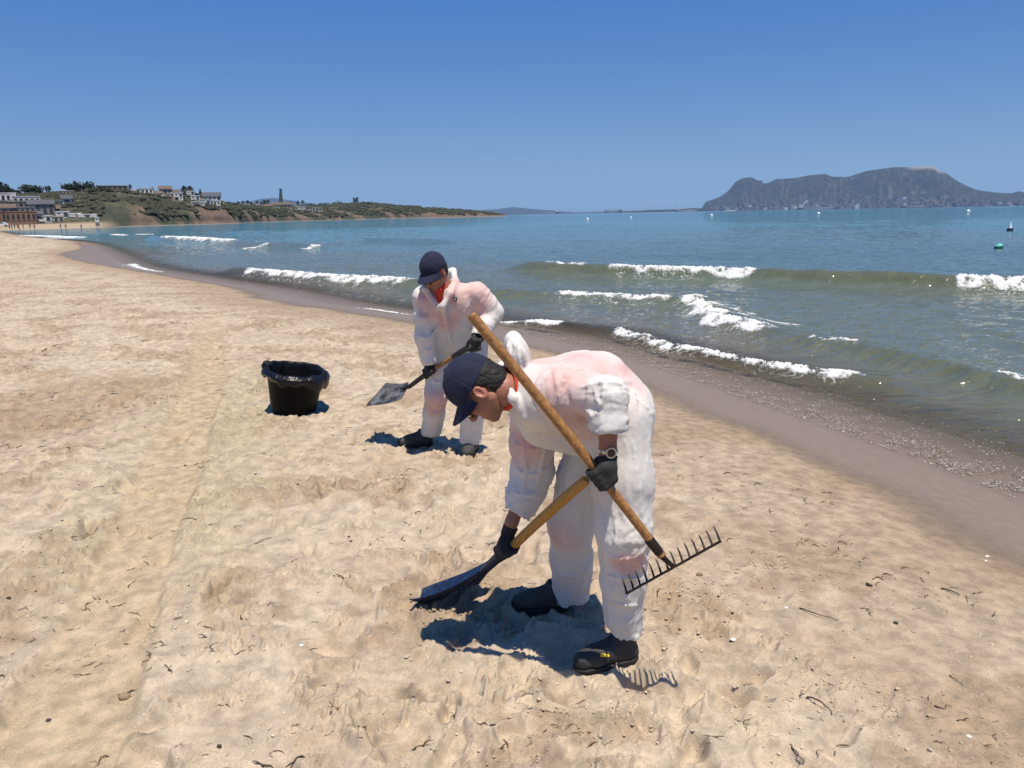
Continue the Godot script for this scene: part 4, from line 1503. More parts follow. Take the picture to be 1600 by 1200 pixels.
func far_worker() -> void:
	var hr := Vector3(-0.568, 0.802, -5.980)
	var hl := Vector3(-0.302, 0.821, -5.900)
	var kr := Vector3(-0.595, 0.434, -5.900)
	var kl := Vector3(-0.305, 0.451, -5.740)
	var ar := Vector3(-0.668, 0.078, -6.090)
	var al := Vector3(-0.331, 0.080, -5.840)
	var pr := Vector3(-0.530, 0.864, -5.970)
	var pl := Vector3(-0.346, 0.881, -5.910)
	var tr := Vector3(-0.571, 1.134, -5.820)
	var tl := Vector3(-0.354, 1.163, -5.780)
	var nb := Vector3(-0.501, 1.266, -5.740)
	var sr := Vector3(-0.644, 1.195, -5.800)
	var sl := Vector3(-0.255, 1.223, -5.740)
	var er := Vector3(-0.656, 0.903, -5.800)
	var cr := Vector3(-0.631, 0.721, -5.820)
	var wr := Vector3(-0.627, 0.691, -5.820)
	var el := Vector3(-0.145, 1.075, -5.800)
	var cl := Vector3(-0.240, 0.931, -5.640)
	var wl := Vector3(-0.259, 0.909, -5.630)
	var base := Vector3((al.x + ar.x) * 0.5, 0, (al.z + ar.z) * 0.5)
	base.y = ground_y(base.x, base.z)
	var root := thing("person", base, "standing person behind in a white coverall open over a red shirt", "person")
	var hxf := head_frame(Vector3(-0.555, 1.404, -5.660), Vector3(-0.42, -0.58, 0.70), Vector3(-0.30, 0.80, 0.50), 1.06)
	var body := Field.new(al.min(ar).min(wr) - Vector3(0.2, 0.08, 0.25), Vector3(0.017, 1.558, -5.500) + Vector3(0, 0.1, 0.1), 0.013)
	chain(body, [hxf * Vector3(0, -0.02, -0.03), hxf * Vector3(0, -0.085, -0.03), nb], [0.055, 0.058, 0.066], 0.02)
	chain(body, [nb, (tl + tr) * 0.5, (pl + pr) * 0.5], [0.06, 0.07, 0.07])
	chain(body, [nb, sl, el, wl], [0.05, 0.05, 0.04, 0.028])
	chain(body, [nb, sr, er, wr], [0.05, 0.05, 0.04, 0.028])
	chain(body, [hl, kl, al], [0.08, 0.055, 0.04])
	chain(body, [hr, kr, ar], [0.08, 0.055, 0.04])
	var bm := MB.new()
	body.into(bm, Transform3D.IDENTITY, func(p: Vector3) -> Color: return Color(0.30, 0.135, 0.09))
	head_into(bm, hxf)
	put(bm, "body", skin, root)
	head_parts(root, hxf, false)
	var f := Field.new(Vector3(-0.95, -0.08, -6.28), Vector3(0.05, 1.50, -5.42), 0.0095)
	chain(f, [sr, rod(sr, er, 0.5), er, cr], [0.084, 0.082, 0.078, 0.070], 0.03)
	chain(f, [sl, rod(sl, el, 0.5), el, rod(el, cl, 0.6), cl], [0.084, 0.088, 0.084, 0.074, 0.062], 0.03)
	f.cap(cr + (cr - er).normalized() * 0.10, cr + (cr - er).normalized() * 0.03, 0.09, 0.055, 0.006, true)
	f.cap(cl + (cl - el).normalized() * 0.10, cl + (cl - el).normalized() * 0.03, 0.085, 0.050, 0.006, true)
	chain(f, [pl, tl, nb], [0.138, 0.122, 0.082], 0.018)
	chain(f, [pr, tr, nb], [0.138, 0.122, 0.082], 0.018)
	f.cap(pr, pl, 0.138, 0.138, 0.05)
	chain(f, [(pl + pr) * 0.5, (tl + tr) * 0.5], [0.138, 0.125], 0.05)
	f.cap(sl, sr, 0.085, 0.085, 0.05)
	chain(f, [hl, rod(hl, kl, 0.5), kl, rod(kl, al, 0.5), al], [0.120, 0.104, 0.092, 0.086, 0.085], 0.035)
	chain(f, [hr, rod(hr, kr, 0.5), kr, rod(kr, ar, 0.5), ar], [0.120, 0.104, 0.092, 0.086, 0.085], 0.035)
	for e in [[Vector3(-0.485, 1.139, -5.600), Vector3(-0.467, 1.014, -5.620), Vector3(-0.456, 0.874, -5.660), 0.013], [Vector3(-0.461, 1.141, -5.660), Vector3(-0.514, 0.990, -5.660), Vector3(-0.605, 0.857, -5.660), 0.012], [Vector3(-0.295, 1.164, -5.640), Vector3(-0.388, 1.024, -5.640), Vector3(-0.442, 0.833, -5.640), 0.012], [Vector3(-0.132, 1.185, -5.720), Vector3(-0.100, 1.099, -5.720), Vector3(-0.155, 0.994, -5.720), 0.012], [Vector3(-0.557, 1.095, -5.660), Vector3(-0.552, 0.976, -5.660), Vector3(-0.519, 0.855, -5.660), 0.01], [Vector3(-0.713, 1.093, -5.700), Vector3(-0.649, 1.034, -5.700), Vector3(-0.581, 1.072, -5.700), 0.012], [Vector3(-0.711, 0.939, -5.700), Vector3(-0.655, 0.885, -5.700), Vector3(-0.582, 0.927, -5.700), 0.013], [Vector3(-0.670, 0.824, -5.720), Vector3(-0.633, 0.779, -5.720), Vector3(-0.569, 0.822, -5.720), 0.012], [Vector3(-0.676, 1.187, -5.700), Vector3(-0.696, 1.045, -5.700), Vector3(-0.665, 0.876, -5.700), 0.01], [Vector3(-0.647, 0.589, -5.780), Vector3(-0.591, 0.517, -5.780), Vector3(-0.481, 0.566, -5.780), 0.012], [Vector3(-0.672, 0.305, -5.860), Vector3(-0.609, 0.242, -5.860), Vector3(-0.526, 0.303, -5.860), 0.013], [Vector3(-0.633, 0.521, -5.860), Vector3(-0.663, 0.264, -5.860), Vector3(-0.635, 0.096, -5.860), 0.01], [Vector3(-0.360, 0.564, -5.640), Vector3(-0.308, 0.365, -5.640), Vector3(-0.338, 0.155, -5.640), 0.011], [Vector3(-0.384, 0.301, -5.660), Vector3(-0.322, 0.260, -5.660), Vector3(-0.252, 0.309, -5.660), 0.013], [Vector3(-0.550, 0.468, -5.860), Vector3(-0.536, 0.313, -5.860), Vector3(-0.552, 0.157, -5.860), 0.01], [Vector3(-0.249, 0.607, -5.660), Vector3(-0.245, 0.409, -5.660), Vector3(-0.269, 0.209, -5.660), 0.01]]:
		f.crest(e, e[3])
	# stand-up collar and flap of the zip
	var cols := [Vector3(-0.625, 1.275, -5.660), Vector3(-0.641, 1.325, -5.740), Vector3(-0.566, 1.352, -5.860), Vector3(-0.430, 1.388, -5.860), Vector3(-0.404, 1.321, -5.740), Vector3(-0.437, 1.246, -5.640), Vector3(-0.495, 1.156, -5.620)]
	for i in 6:
		f.cap(cols[i], cols[i + 1], 0.026, 0.026, 0.022)
	f.cap(Vector3(-0.496, 1.154, -5.630), Vector3(-0.461, 0.859, -5.780), 0.020, 0.016, 0.03)
	f.cap(Vector3(-0.625, 1.275, -5.660), Vector3(-0.535, 1.135, -5.640), 0.026, 0.02, 0.022)
	f.cap(hxf * Vector3(0, -0.05, -0.01), rod(nb, hxf * Vector3(0, -0.05, -0.03), 0.1), 0.085, 0.070, 0.008, true)
	f.cap(Vector3(-0.525, 1.311, -5.550), Vector3(-0.513, 1.199, -5.570), 0.055, 0.022, 0.008, true)
	f.cap(al + Vector3(0, -0.15, 0), al + Vector3(0, -0.045, 0), 0.13, 0.074, 0.006, true)
	f.cap(ar + Vector3(0, -0.15, 0), ar + Vector3(0, -0.045, 0), 0.13, 0.074, 0.006, true)
	var bones := [[pl, tl, 5.0, 7.0, 0.013], [pr, tr, 5.0, 7.0, 0.013], [tl, nb, 6.0, 6.0, 0.010], [hl, kl, 3.0, 8.0, 0.013], [kl, al, 5.0, 6.0, 0.013], [hr, kr, 3.0, 8.0, 0.013], [kr, ar, 5.0, 6.0, 0.013], [sl, el, 8.0, 4.0, 0.013], [el, cl, 9.0, 4.0, 0.013], [sr, er, 8.0, 4.0, 0.012], [er, cr, 8.0, 4.0, 0.011]]
	var blobs := [[Vector3(-0.296, 1.228, -5.700), 0.27, 0.75], [Vector3(-0.596, 1.162, -5.700), 0.20, 0.6], [Vector3(-0.468, 1.041, -5.700), 0.16, 0.55], [Vector3(-0.613, 0.369, -5.850), 0.20, 0.7], [Vector3(-0.316, 0.350, -5.700), 0.14, 0.35]]
	var mb := MB.new()
	f.into(mb, Transform3D.IDENTITY, func(p: Vector3) -> Color: return pinkish(blobs, p), func(p: Vector3, n: Vector3) -> float: return fold(bones, p, n))
	put(mb, "coverall", tyvek, root)
	var sh := MB.new()
	sh.tint = Color.WHITE
	var shf := Field.new(Vector3(-0.666, 1.128, -5.800) - Vector3(0.1, 0.15, 0.15), Vector3(-0.372, 1.386, -5.500) + Vector3(0.1, 0.1, 0.1), 0.008)
	chain(shf, [rod(nb, hxf * Vector3(0, -0.085, -0.03), 0.35), rod(nb, (tl + tr) * 0.5, 0.6)], [0.066, 0.095], 0.02)
	chain(shf, [Vector3(-0.523, 1.273, -5.670), Vector3(-0.518, 1.195, -5.690)], [0.040, 0.030], 0.03)
	shf.into(sh)
	put(sh, "red_shirt", red_cloth, root)
	var g1 := Vector3(-0.258, 0.880, -5.600)
	var g2 := Vector3(-0.628, 0.635, -5.800)
	gloved_hand(root, "glove", g1, Vector3(0.3, 1.0, 0.2), Vector3(0.2, 0.3, 0.9), wl, rod(wl, el, 0.18), 0.017, 1.0)
	gloved_hand(root, "glove", g2, g2 - g1, Vector3(-0.3, 0.4, 0.9), Vector3(-0.626, 0.703, -5.810), Vector3(-0.630, 0.736, -5.820), 0.018, 1.0)
	boot(root, "boot", Vector3(-0.95, ground_y(-0.9, -6.07) - 0.006, -6.07), Vector3(-0.70, ground_y(-0.7, -6.11) - 0.006, -6.12), 0.13, false)
	boot(root, "boot", Vector3(-0.37, ground_y(-0.37, -5.70) - 0.006, -5.66), Vector3(-0.315, ground_y(-0.31, -5.88) - 0.006, -5.90), 0.13, false)
	var bd := MB.new()
	var bp := Vector3(-0.407, 1.202, -5.655)
	bd.tint = Color(0.04, 0.05, 0.05)
	bd.box(Transform3D(Basis(Vector3.UP, 0.15), bp), Vector3(0.030, 0.030, 0.02), 0.004)
	bd.tint = Color(0.45, 0.5, 0.5)
	bd.box(Transform3D(Basis(Vector3.UP, 0.15), bp + Vector3(-0.002, -0.004, 0.0105)), Vector3(0.014, 0.007, 0.004), 0.001)
	put(bd, "chest_badge", vmat(0.6), root)


# ------------------------------------------------------------------ tools
func wood(c: Color, dark: Color, ax: Vector3) -> StandardMaterial3D:
	var m := mat(Color.WHITE, 0.55)
	m.albedo_texture = levels(seamless(fnoise(71, 0.02, 4), 256), dark.linear_to_srgb(), c.linear_to_srgb(), 1.6)
	m.uv1_triplanar = true
	m.uv1_scale = Vector3.ONE * 6.0
	m.heightmap_enabled = true
	m.heightmap_texture = tex(seamless(fnoise(72, 0.03, 3), 256))
	m.heightmap_scale = 0.2
	return m


func blade(nu: int, nv: int, at: Callable, thick: float) -> MB:   # a sheet of metal with both faces and its edge
	var mb := MB.new()
	mb.sheet(nu, nv, at)
	mb.normals()
	var n := mb.v.size()
	for i in n:
		mb.p(mb.v[i] - mb.nm[i] * thick)
	var m := mb.ix.size()
	for i in range(0, m, 3):
		mb.tri(n + mb.ix[i], n + mb.ix[i + 2], n + mb.ix[i + 1])
	var edge := []
	for i in nu: edge.append(i)
	for j in range(1, nv): edge.append(j * nu + nu - 1)
	for i in range(nu - 2, -1, -1): edge.append((nv - 1) * nu + i)
	for j in range(nv - 2, 0, -1): edge.append(j * nu)
	for k in edge.size():
		var a: int = edge[k]
		var b: int = edge[(k + 1) % edge.size()]
		mb.face([mb.v[a], mb.v[a + n], mb.v[b + n], mb.v[b]])
	return mb


func tools() -> void:
	var yellow := wood(Color(0.44, 0.24, 0.044), Color(0.32, 0.152, 0.024), Vector3.RIGHT)
	var brown := wood(Color(0.368, 0.188, 0.06), Color(0.216, 0.096, 0.028), Vector3.RIGHT)
	# blue shovel
	var a := Vector3(0.276, 0.819, -2.760)
	var b := Vector3(-0.021, 0.363, -3.150)
	var s := thing("shovel", Vector3(-0.35, 0, -3.35), "blue steel shovel with a yellow wooden handle, its blade on the sand", "shovel")
	var h := MB.new()
	var ps := []
	var rs := []
	var dir := (b - a).normalized()
	for i in 14:
		var t := i / 13.0
		ps.append(a.lerp(b, t) + Vector3(0, 0.006 * sin(t * 3.0), 0))
		rs.append(0.0215 if i > 1 else [0.013, 0.020][i])
	ps[1] = a + dir * 0.012
	h.tube(ps, rs, 16)
	put(h, "handle", yellow, s)
	var blue := mat(Color(0.013, 0.034, 0.095), 0.5, 0.2)
	blue.albedo_texture = levels(seamless(fnoise(75, 0.02, 5), 256), Color(0.55, 0.55, 0.55), Color(1, 1, 1), 2.0)
	blue.uv1_triplanar = true
	blue.uv1_scale = Vector3.ONE * 5.0
	var k1 := Vector3(-0.086, 0.283, -3.220)
	var k2 := Vector3(-0.141, 0.180, -3.330)
	var k3 := Vector3(-0.184, 0.095, -3.385)
	var tip := Vector3(-0.479, 0.003, -3.470)
	tip.y = ground_y(tip.x, tip.z) + 0.006
	var sk := MB.new()
	sk.tube([b - dir * 0.05, b + dir * 0.03, k1, k2, k3, k3.lerp(tip, 0.2)], [0.025, 0.026, 0.023, 0.020, 0.018, 0.009], 14)
	put(sk, "socket", blue, s)
	var fw := (tip - k3)
	var bl := fw.length()
	fw = fw.normalized()
	var wd := fw.cross(Vector3(0.05, 1, -0.10)).normalized()
	var up := wd.cross(fw).normalized()
	var shape := func(i: int, j: int) -> Vector3:
		var u := (i - 8) / 8.0
		var t := j / 12.0
		var w := 0.128 * (1.0 - 0.10 * (1.0 - t)) * sqrt(maxf(1.0 - pow(maxf(t - 0.55, 0.0) / 0.47, 2.0) * 0.75, 0.05))
		var y := 0.060 * u * u * (1.0 - 0.4 * t) + 0.03 * pow(1.0 - t, 3.0) * (1.0 - absf(u)) - 0.016 * sin(t * PI)
		return k3 + fw * (bl * t - 0.095 * (1.0 - t) * absf(u)) + wd * (u * w) + up * y
	put(blade(17, 13, shape, 0.004), "blade", blue, s)
	# rake
	var ra := Vector3(-0.138, 1.464, -2.660)
	var rb := Vector3(0.551, 0.539, -2.685)
	var rt := Vector3(0.598, 0.492, -2.683)
	var rk := thing("rake", Vector3(0.6, 0, -2.72), "garden rake with a long brown wooden handle held across the bent person's arm", "rake")
	var hm := MB.new()
	var pa := []
	var rr := []
	for i in 24:
		var t := i / 23.0
		pa.append(ra.lerp(rb, t) + Vector3(0.004, 0.004, 0) * sin(t * 3.1))
		rr.append(0.0185 - 0.0015 * t)
	rr[0] = 0.013
	pa[1] = ra + (rb - ra).normalized() * 0.008
	hm.tube(pa, rr, 16)
	put(hm, "handle", brown, rk)
	var iron := mat(Color(0.065, 0.052, 0.045), 0.6, 0.6)
	iron.albedo_texture = levels(seamless(fnoise(77, 0.03, 4), 256), Color(0.5, 0.42, 0.36), Color(1, 1, 1), 1.8)
	iron.uv1_triplanar = true
	iron.uv1_scale = Vector3.ONE * 6.0
	var fe := MB.new()
	var rd := (rb - ra).normalized()
	fe.tube([rb - rd * 0.085, rb - rd * 0.02, rb + rd * 0.015, rt], [0.0195, 0.019, 0.011, 0.008], 14)
	put(fe, "ferrule", iron, rk)
	var e1 := Vector3(0.428, 0.352, -2.745)
	var e2 := Vector3(0.754, 0.623, -2.620)
	var bx := (e2 - e1).normalized()
	var bar := MB.new()
	var tn := (Vector3(0.591, 0.533, -2.735) - Vector3(0.598, 0.492, -2.683)).normalized()
	var bn := (tn - bx * tn.dot(bx)).normalized()
	var bz := bx.cross(bn)
	bar.box(Transform3D(Basis(bx, bn, bz), (e1 + e2) * 0.5), Vector3((e2 - e1).length(), 0.006, 0.013), 0.0015)
	put(bar, "bar", iron, rk)
	for i in 14:
		var q := e1.lerp(e2, (i + 0.15) / 13.3)
		var tm := MB.new()
		tm.tube([q, q + tn * 0.025 - bx * 0.001, q + tn * 0.048 - bx * 0.003, q + tn * 0.066 - bx * 0.007], [0.0045, 0.0040, 0.0034, 0.0018], 8)
		put(tm, "tine", iron, rk)
	# grey shovel of the person behind
	var g := thing("shovel", Vector3(-0.8, 0, -5.9), "dark grey square shovel with a black grip, held in the air by the person behind", "shovel")
	var p0 := Vector3(-0.248, 0.886, -5.590)
	var p1 := Vector3(-0.368, 0.809, -5.660)
	var p2 := Vector3(-0.650, 0.616, -5.820)
	var p3 := Vector3(-0.815, 0.477, -5.980)
	var dark := mat(Color(0.012, 0.012, 0.012), 0.55)
	var wh := MB.new()
	wh.tube([p1 + (p0 - p1) * 0.1, p1.lerp(p2, 0.5), p2], [0.0175, 0.0175, 0.0175], 14)
	put(wh, "shaft", wood(Color(0.29, 0.17, 0.07), Color(0.175, 0.095, 0.036), Vector3.RIGHT), g)
	var gd := MB.new()
	var gx := (p0 - p1).normalized()
	var gu := Vector3(0.35, 1.0, 0.1)
	gu = (gu - gx * gu.dot(gx)).normalized()
	var q0 := p1 + gx * 0.055
	gd.tube([p1.lerp(p2, 0.25), p1, q0], [0.0215, 0.023, 0.022], 14)
	for sgn in [-1.0, 1.0]:
		gd.tube([q0 - gx * 0.01, q0 + gx * 0.03 + gu * 0.035 * sgn, p0 + gu * 0.052 * sgn], [0.016, 0.013, 0.013], 12)
	gd.tube([p0 - gu * 0.056, p0, p0 + gu * 0.056], [0.014, 0.016, 0.014], 12)
	put(gd, "grip", dark, g)
	var steel := mat(Color(0.20, 0.195, 0.19), 0.5, 0.25)
	steel.albedo_texture = levels(seamless(fnoise(79, 0.015, 5), 256), Color(0.35, 0.33, 0.31), Color(1, 1, 1), 2.6)
	steel.uv1_triplanar = true
	steel.uv1_scale = Vector3.ONE * 3.0
	var so := MB.new()
	so.tube([p2 - (p3 - p2) * 0.35, p2, p3, p3.lerp(Vector3(-0.989, 0.405, -6.100), 0.45)], [0.0195, 0.0205, 0.018, 0.008], 14)
	put(so, "socket", dark, g)
	var c00 := Vector3(-1.048, 0.451, -6.260)
	var c10 := Vector3(-0.820, 0.475, -6.060)
	var c11 := Vector3(-0.873, 0.367, -5.920)
	var c01 := Vector3(-1.195, 0.301, -6.080)
	var pan := func(i: int, j: int) -> Vector3:
		var u := i / 12.0
		var t := j / 12.0   # 0 at the socket, 1 at the lip
		var near := c11.lerp(c01, t)
		var far := c10.lerp(c00, t)
		var q := far.lerp(near, u)
		var w := absf(u * 2.0 - 1.0)
		var n := (c11 - c10).cross(c00 - c10).normalized()
		if n.y < 0: n = -n
		var bend := 0.018 * pow(w, 5.0) * (1.0 - t) + 0.016 * pow(1.0 - t, 6.0) - 0.008 * sin(PI * t)
		return q + n * bend
	put(blade(13, 13, pan, 0.004), "blade", steel, g)


func bucket() -> void:
	var c := Vector2(-2.13, -7.27)
	var at := Vector3(c.x, ground_y(c.x, c.y) - 0.015, c.y)
	var b := thing("bucket", at, "black rubber bucket lined with a bin bag, standing on the sand", "bucket")
	b.rotation = Vector3(deg_to_rad(3.0), 0, deg_to_rad(-8.0))
	var m := mat(Color(0.005, 0.005, 0.005), 0.5)
	m.metallic_specular = 0.22
	var prof := [[0.0, 0.006], [0.19, 0.0], [0.205, 0.008], [0.215, 0.03], [0.238, 0.20], [0.262, 0.36], [0.275, 0.375], [0.276, 0.39], [0.266, 0.395], [0.255, 0.385], [0.228, 0.20], [0.205, 0.04], [0.0, 0.03]]
	var mb := MB.new()
	mb.sheet(48, prof.size(), func(i: int, j: int) -> Vector3:
		var w := TAU * i / 48.0
		return Vector3(cos(w) * prof[j][0], prof[j][1], -sin(w) * prof[j][0]), true)
	local(mb, "tub", m, b)
	for s in [0.0, PI]:
		var hd := MB.new()
		var pts := []
		for i in 13:
			var t := (i - 6) / 6.0
			pts.append(Vector3(cos(s) * (0.272 + 0.012 * (1.0 - t * t)), 0.375 + 0.05 * sqrt(maxf(1.0 - t * t, 0.0)), t * 0.075))
		var rr := []
		for i in 13: rr.append(0.013)
		hd.tube(pts, rr, 10)
		local(hd, "handle", m, b)
	var bag := mat(Color(0.006, 0.006, 0.007), 0.28)
	bag.metallic_specular = 0.38
	var im := seamless(fnoise(83, 0.012, 4, FastNoiseLite.FRACTAL_RIDGED), 512)
	bag.heightmap_enabled = true
	bag.heightmap_texture = tex(im)
	bag.heightmap_scale = 0.55
	bag.uv1_triplanar = true
	bag.uv1_scale = Vector3.ONE * 3.0
	var pm := MB.new()
	var nu := 140
	pm.sheet(nu, 18, func(i: int, j: int) -> Vector3:
		var w := TAU * i / nu
		var right := 0.5 + 0.5 * cos(w - 0.25)
		var t := j / 17.0
		var n := nz.get_noise_3d(cos(w) * 2.3 + 4.0, sin(w) * 2.3, t * 1.2)
		var n2 := nz.get_noise_3d(cos(w) * 8.0, sin(w) * 8.0, t * 3.0 + 8.0) * 0.6
		var drop := 0.065 + 0.075 * pow(right, 3.0) + 0.03 * n
		var r := 0.0
		var y := 0.0
		if t < 0.45:   # outside, from the hem up
			var k := t / 0.45
			y = 0.405 - drop * (1.0 - k)
			r = 0.281 + 0.028 * sin(k * PI * 0.8) + 0.020 * n * (1.0 - k * 0.4) + 0.005 * n2 + 0.025 * pow(right, 4.0) * (1.0 - k * 0.5)
		elif t < 0.6:
			var k := (t - 0.45) / 0.15
			y = 0.405 + 0.020 * sin(k * PI) + 0.012 * n + 0.03 * pow(0.5 - 0.5 * cos(w), 8.0)
			r = 0.288 - 0.045 * k + 0.008 * n2
		else:
			var k := (t - 0.6) / 0.4
			y = 0.405 - 0.34 * k + 0.01 * n
			r = 0.243 - 0.055 * k + 0.014 * n + 0.010 * n2
			if k > 0.95: r *= 0.4
		return Vector3(cos(w) * r, y, -sin(w) * r), true)
	local(pm, "bin_bag", bag, b)
	# gathered knot of film standing on the rim at the left
	var kn := MB.new()
	kn.sheet(24, 16, func(i: int, j: int) -> Vector3:
		var w := TAU * i / 24.0
		var v := PI * j / 15.0 - PI / 2
		var k := 1.0 + 0.25 * nz.get_noise_3d(cos(w) * 3.0, v * 2.0, sin(w) * 3.0)
		return Vector3(-0.272, 0.425, 0.02) + Vector3(cos(w) * cos(v) * 0.045, sin(v) * 0.050, -sin(w) * cos(v) * 0.055) * k, true)
	local(kn, "gathered_bag", bag, b)


# ------------------------------------------------------------------ the coast
func rows_at(rows: Array, a: float) -> Array:
	var i := 0
	while i < rows.size() - 2 and rows[i + 1][0] < a:
		i += 1
	var t := clampf((a - rows[i][0]) / (rows[i + 1][0] - rows[i][0]), 0.0, 1.0)
	var o := []
	for k in rows[i].size():
		o.append(lerpf(rows[i][k], rows[i + 1][k], t))
	return o


func hill_y(x: float, z: float) -> float:
	var r := Vector2(x, z).length()
	var a := rad_to_deg(atan2(x, -z))
	return hill_at(a, r, rows_at(hill_rows, a))


func hill_at(a: float, r: float, w: Array) -> float:
	# w: azimuth, height at the ridge, shore, ridge, width of the beach, steepness
	var x := r * sin(deg_to_rad(a))
	var z := -r * cos(deg_to_rad(a))
	var s: float = r - w[2]
	var h := SEA
	if s < 0.0:
		return SEA + 0.1 * s
	h += 1.6 * sm(0.0, maxf(w[4], 1.0), s)
	var t: float = clampf((s - w[4]) / maxf(w[3] - w[2] - w[4], 1.0), 0.0, 1.0)
	var g := pow(t, w[5])
	var bump := nz.get_noise_2d(x * 0.03, z * 0.03) * 2.2 + nz.get_noise_2d(x * 0.11, z * 0.11) * 0.7
	h += (w[1] - h - 0.6) * g + bump * sm(0.0, 0.25, t) * (1.0 - t) * 1.1
	h += 0.35 * nz.get_noise_2d(x * 0.35, z * 0.35) * sm(0.02, 0.2, t)
	if s > w[3] - w[2]:
		h -= 0.035 * (s - (w[3] - w[2]))
	return h


func build_headland() -> void:
	hill_rows = [[-37.52, 15.7, 290, 430, 38, 0.9], [-32.62, 14.6, 296, 430, 38, 0.9], [-31.13, 14.7, 300, 425, 34, 0.9], [-29.92, 15.0, 305, 425, 28, 0.9], [-29.04, 15.6, 312, 425, 22, 0.85], [-28.14, 16.4, 322, 425, 14, 0.8], [-27.41, 16.9, 330, 422, 8, 0.75], [-25.96, 16.0, 345, 420, 5, 0.55],
		[-24.85, 14.9, 356, 425, 5, 0.55], [-23.52, 14.4, 372, 440, 5, 0.6], [-21.77, 12.8, 396, 460, 5, 0.45], [-20.18, 11.3, 420, 475, 5, 0.4], [-18.96, 11.6, 450, 560, 5, 0.5], [-16.87, 13.1, 540, 690, 5, 0.6], [-15.17, 13.1, 600, 780, 5, 0.6], [-13.43, 13.7, 650, 850, 5, 0.6], [-12.54, 16.0, 680, 880, 5, 0.6],
		[-10.76, 17.7, 730, 920, 5, 0.6], [-8.97, 16.3, 780, 950, 5, 0.55], [-7.16, 13.8, 830, 970, 4, 0.5], [-5.33, 11.2, 870, 980, 4, 0.45], [-3.49, 8.4, 905, 985, 4, 0.4], [-1.87, 5.5, 935, 985, 3, 0.4], [-0.95, 2.9, 950, 985, 3, 0.4], [-0.25, 0.4, 962, 985, 3, 0.5], [0.03, -1.3, 980, 985, 1, 1.0]]
	var mb := MB.new()
	var nu := 760
	var nv := 120
	for i in nu:
		var a := lerpf(-41.0, -0.15, i / (nu - 1.0))
		var w := rows_at(hill_rows, a)
		for j in nv:
			var t := j / (nv - 1.0)
			var r: float = lerpf(w[2] - 4.0, w[3] + 5.0, t / 0.85) if t < 0.85 else w[3] + 5.0 + (t - 0.85) / 0.15 * 260.0
			var x := r * sin(deg_to_rad(a))
			var z := -r * cos(deg_to_rad(a))
			var h := hill_at(a, r, w)
			var n := nz.get_noise_2d(x * 0.035, z * 0.035 + 70.0)
			var n2 := nz.get_noise_2d(x * 0.13, z * 0.13)
			var n3 := nz.get_noise_2d(x * 0.5, z * 0.5)
			var s: float = r - w[2]
			var c := Color(0.0444, 0.04662, 0.02368).lerp(Color(0.0814, 0.07252, 0.037), sm(-0.2, 0.5, n + 0.3 * n2))
			c = c.lerp(Color(0.0259, 0.0333, 0.01628), sm(0.0, 0.4, n2 + 0.6 * n3))
			var tt: float = clampf((s - w[4]) / maxf(w[3] - w[2] - w[4], 1.0), 0.0, 1.0)
			var cliff := sm(0.42, 0.10, tt) * sm(-26.0, -25.0, a)
			cliff *= maxf(sm(0.0, 0.35, n + 0.4 * n2), maxf(sm(2.2, 0.8, absf(a + 26.3)), maxf(sm(1.6, 0.4, absf(a + 20.6)), sm(-9.0, -4.5, a))))
			c = c.lerp(Color(0.111, 0.06808, 0.04736).lerp(Color(0.185, 0.1258, 0.0888), clampf(n3 + 0.7 * n2 + 0.3, 0.0, 1.0)), cliff * 0.85)
			c = c.lerp(Color(0.2442, 0.2072, 0.1628), sm(2.2, 0.6, s) * sm(-27.5, -26.0, a) * 0.7)
			c = c.lerp(Color(0.3256, 0.2516, 0.1702), sm(w[4] + 3.0, w[4] - 2.0, s) * sm(-26.0, -28.0, a))
			# the pale bend of road on the slope, and bare plateau
			var rd := absf((a + 28.6) - 1.0 * sm(0.45, 0.75, tt) + 0.7 * sm(0.7, 0.85, tt))
			c = c.lerp(Color(0.2368, 0.2146, 0.185), sm(0.16, 0.08, rd) * sm(0.40, 0.45, tt) * sm(0.86, 0.8, tt))
			c = c.lerp(Color(0.1776, 0.1369, 0.0999), sm(1.5, 0.7, absf(a + 27.0)) * sm(0.82, 0.92, tt))
			mb.tint = c
			mb.p(Vector3(x, h, z))
	for i in nu - 1:
		for j in nv - 1:
			var k := i * nv + j
			mb.quad(k, k + 1, k + nv + 1, k + nv)
	put(mb, "headland", vmat(0.95))
	tag(get_node("headland"), "green and brown headland with cliffs on the left across the bay", "hill", "", "structure")
	# scrub on it
	var bush := MB.new()
	var r := RandomNumberGenerator.new()
	r.seed = 12
	for k in 5:
		var o := Vector3(r.randf_range(-0.5, 0.5), r.randf_range(0.2, 0.6), r.randf_range(-0.5, 0.5))
		bush.ball(o, Vector3(0.5, 0.42, 0.5) * r.randf_range(0.6, 1.1), 8, 5, 0.28, k * 1.7)
	var mesh := bush.mesh()
	mesh.surface_set_material(0, vmat(0.95))
	var mm := MultiMesh.new()
	mm.transform_format = MultiMesh.TRANSFORM_3D
	mm.use_colors = true
	mm.mesh = mesh
	var where := []
	var tint := []
	for k in 14000:
		var a := r.randf_range(-36.0, -0.6)
		var w := rows_at(hill_rows, a)
		var t := pow(r.randf(), 0.8)
		var q: float = lerpf(w[2] + w[4] + 2.0, w[3] + 6.0, t)
		var x := q * sin(deg_to_rad(a))
		var z := -q * cos(deg_to_rad(a))
		var n := nz.get_noise_2d(x * 0.035, z * 0.035 + 70.0) + 0.7 * nz.get_noise_2d(x * 0.10, z * 0.10 + 8.0)
		if n > -0.02 + 0.25 * r.randf() or (absf(a + 26.3) < 0.9 and t < 0.32) or (a < -29.3 and t < 0.45) or (absf(a + 20.6) < 0.8 and t < 0.25):
			continue
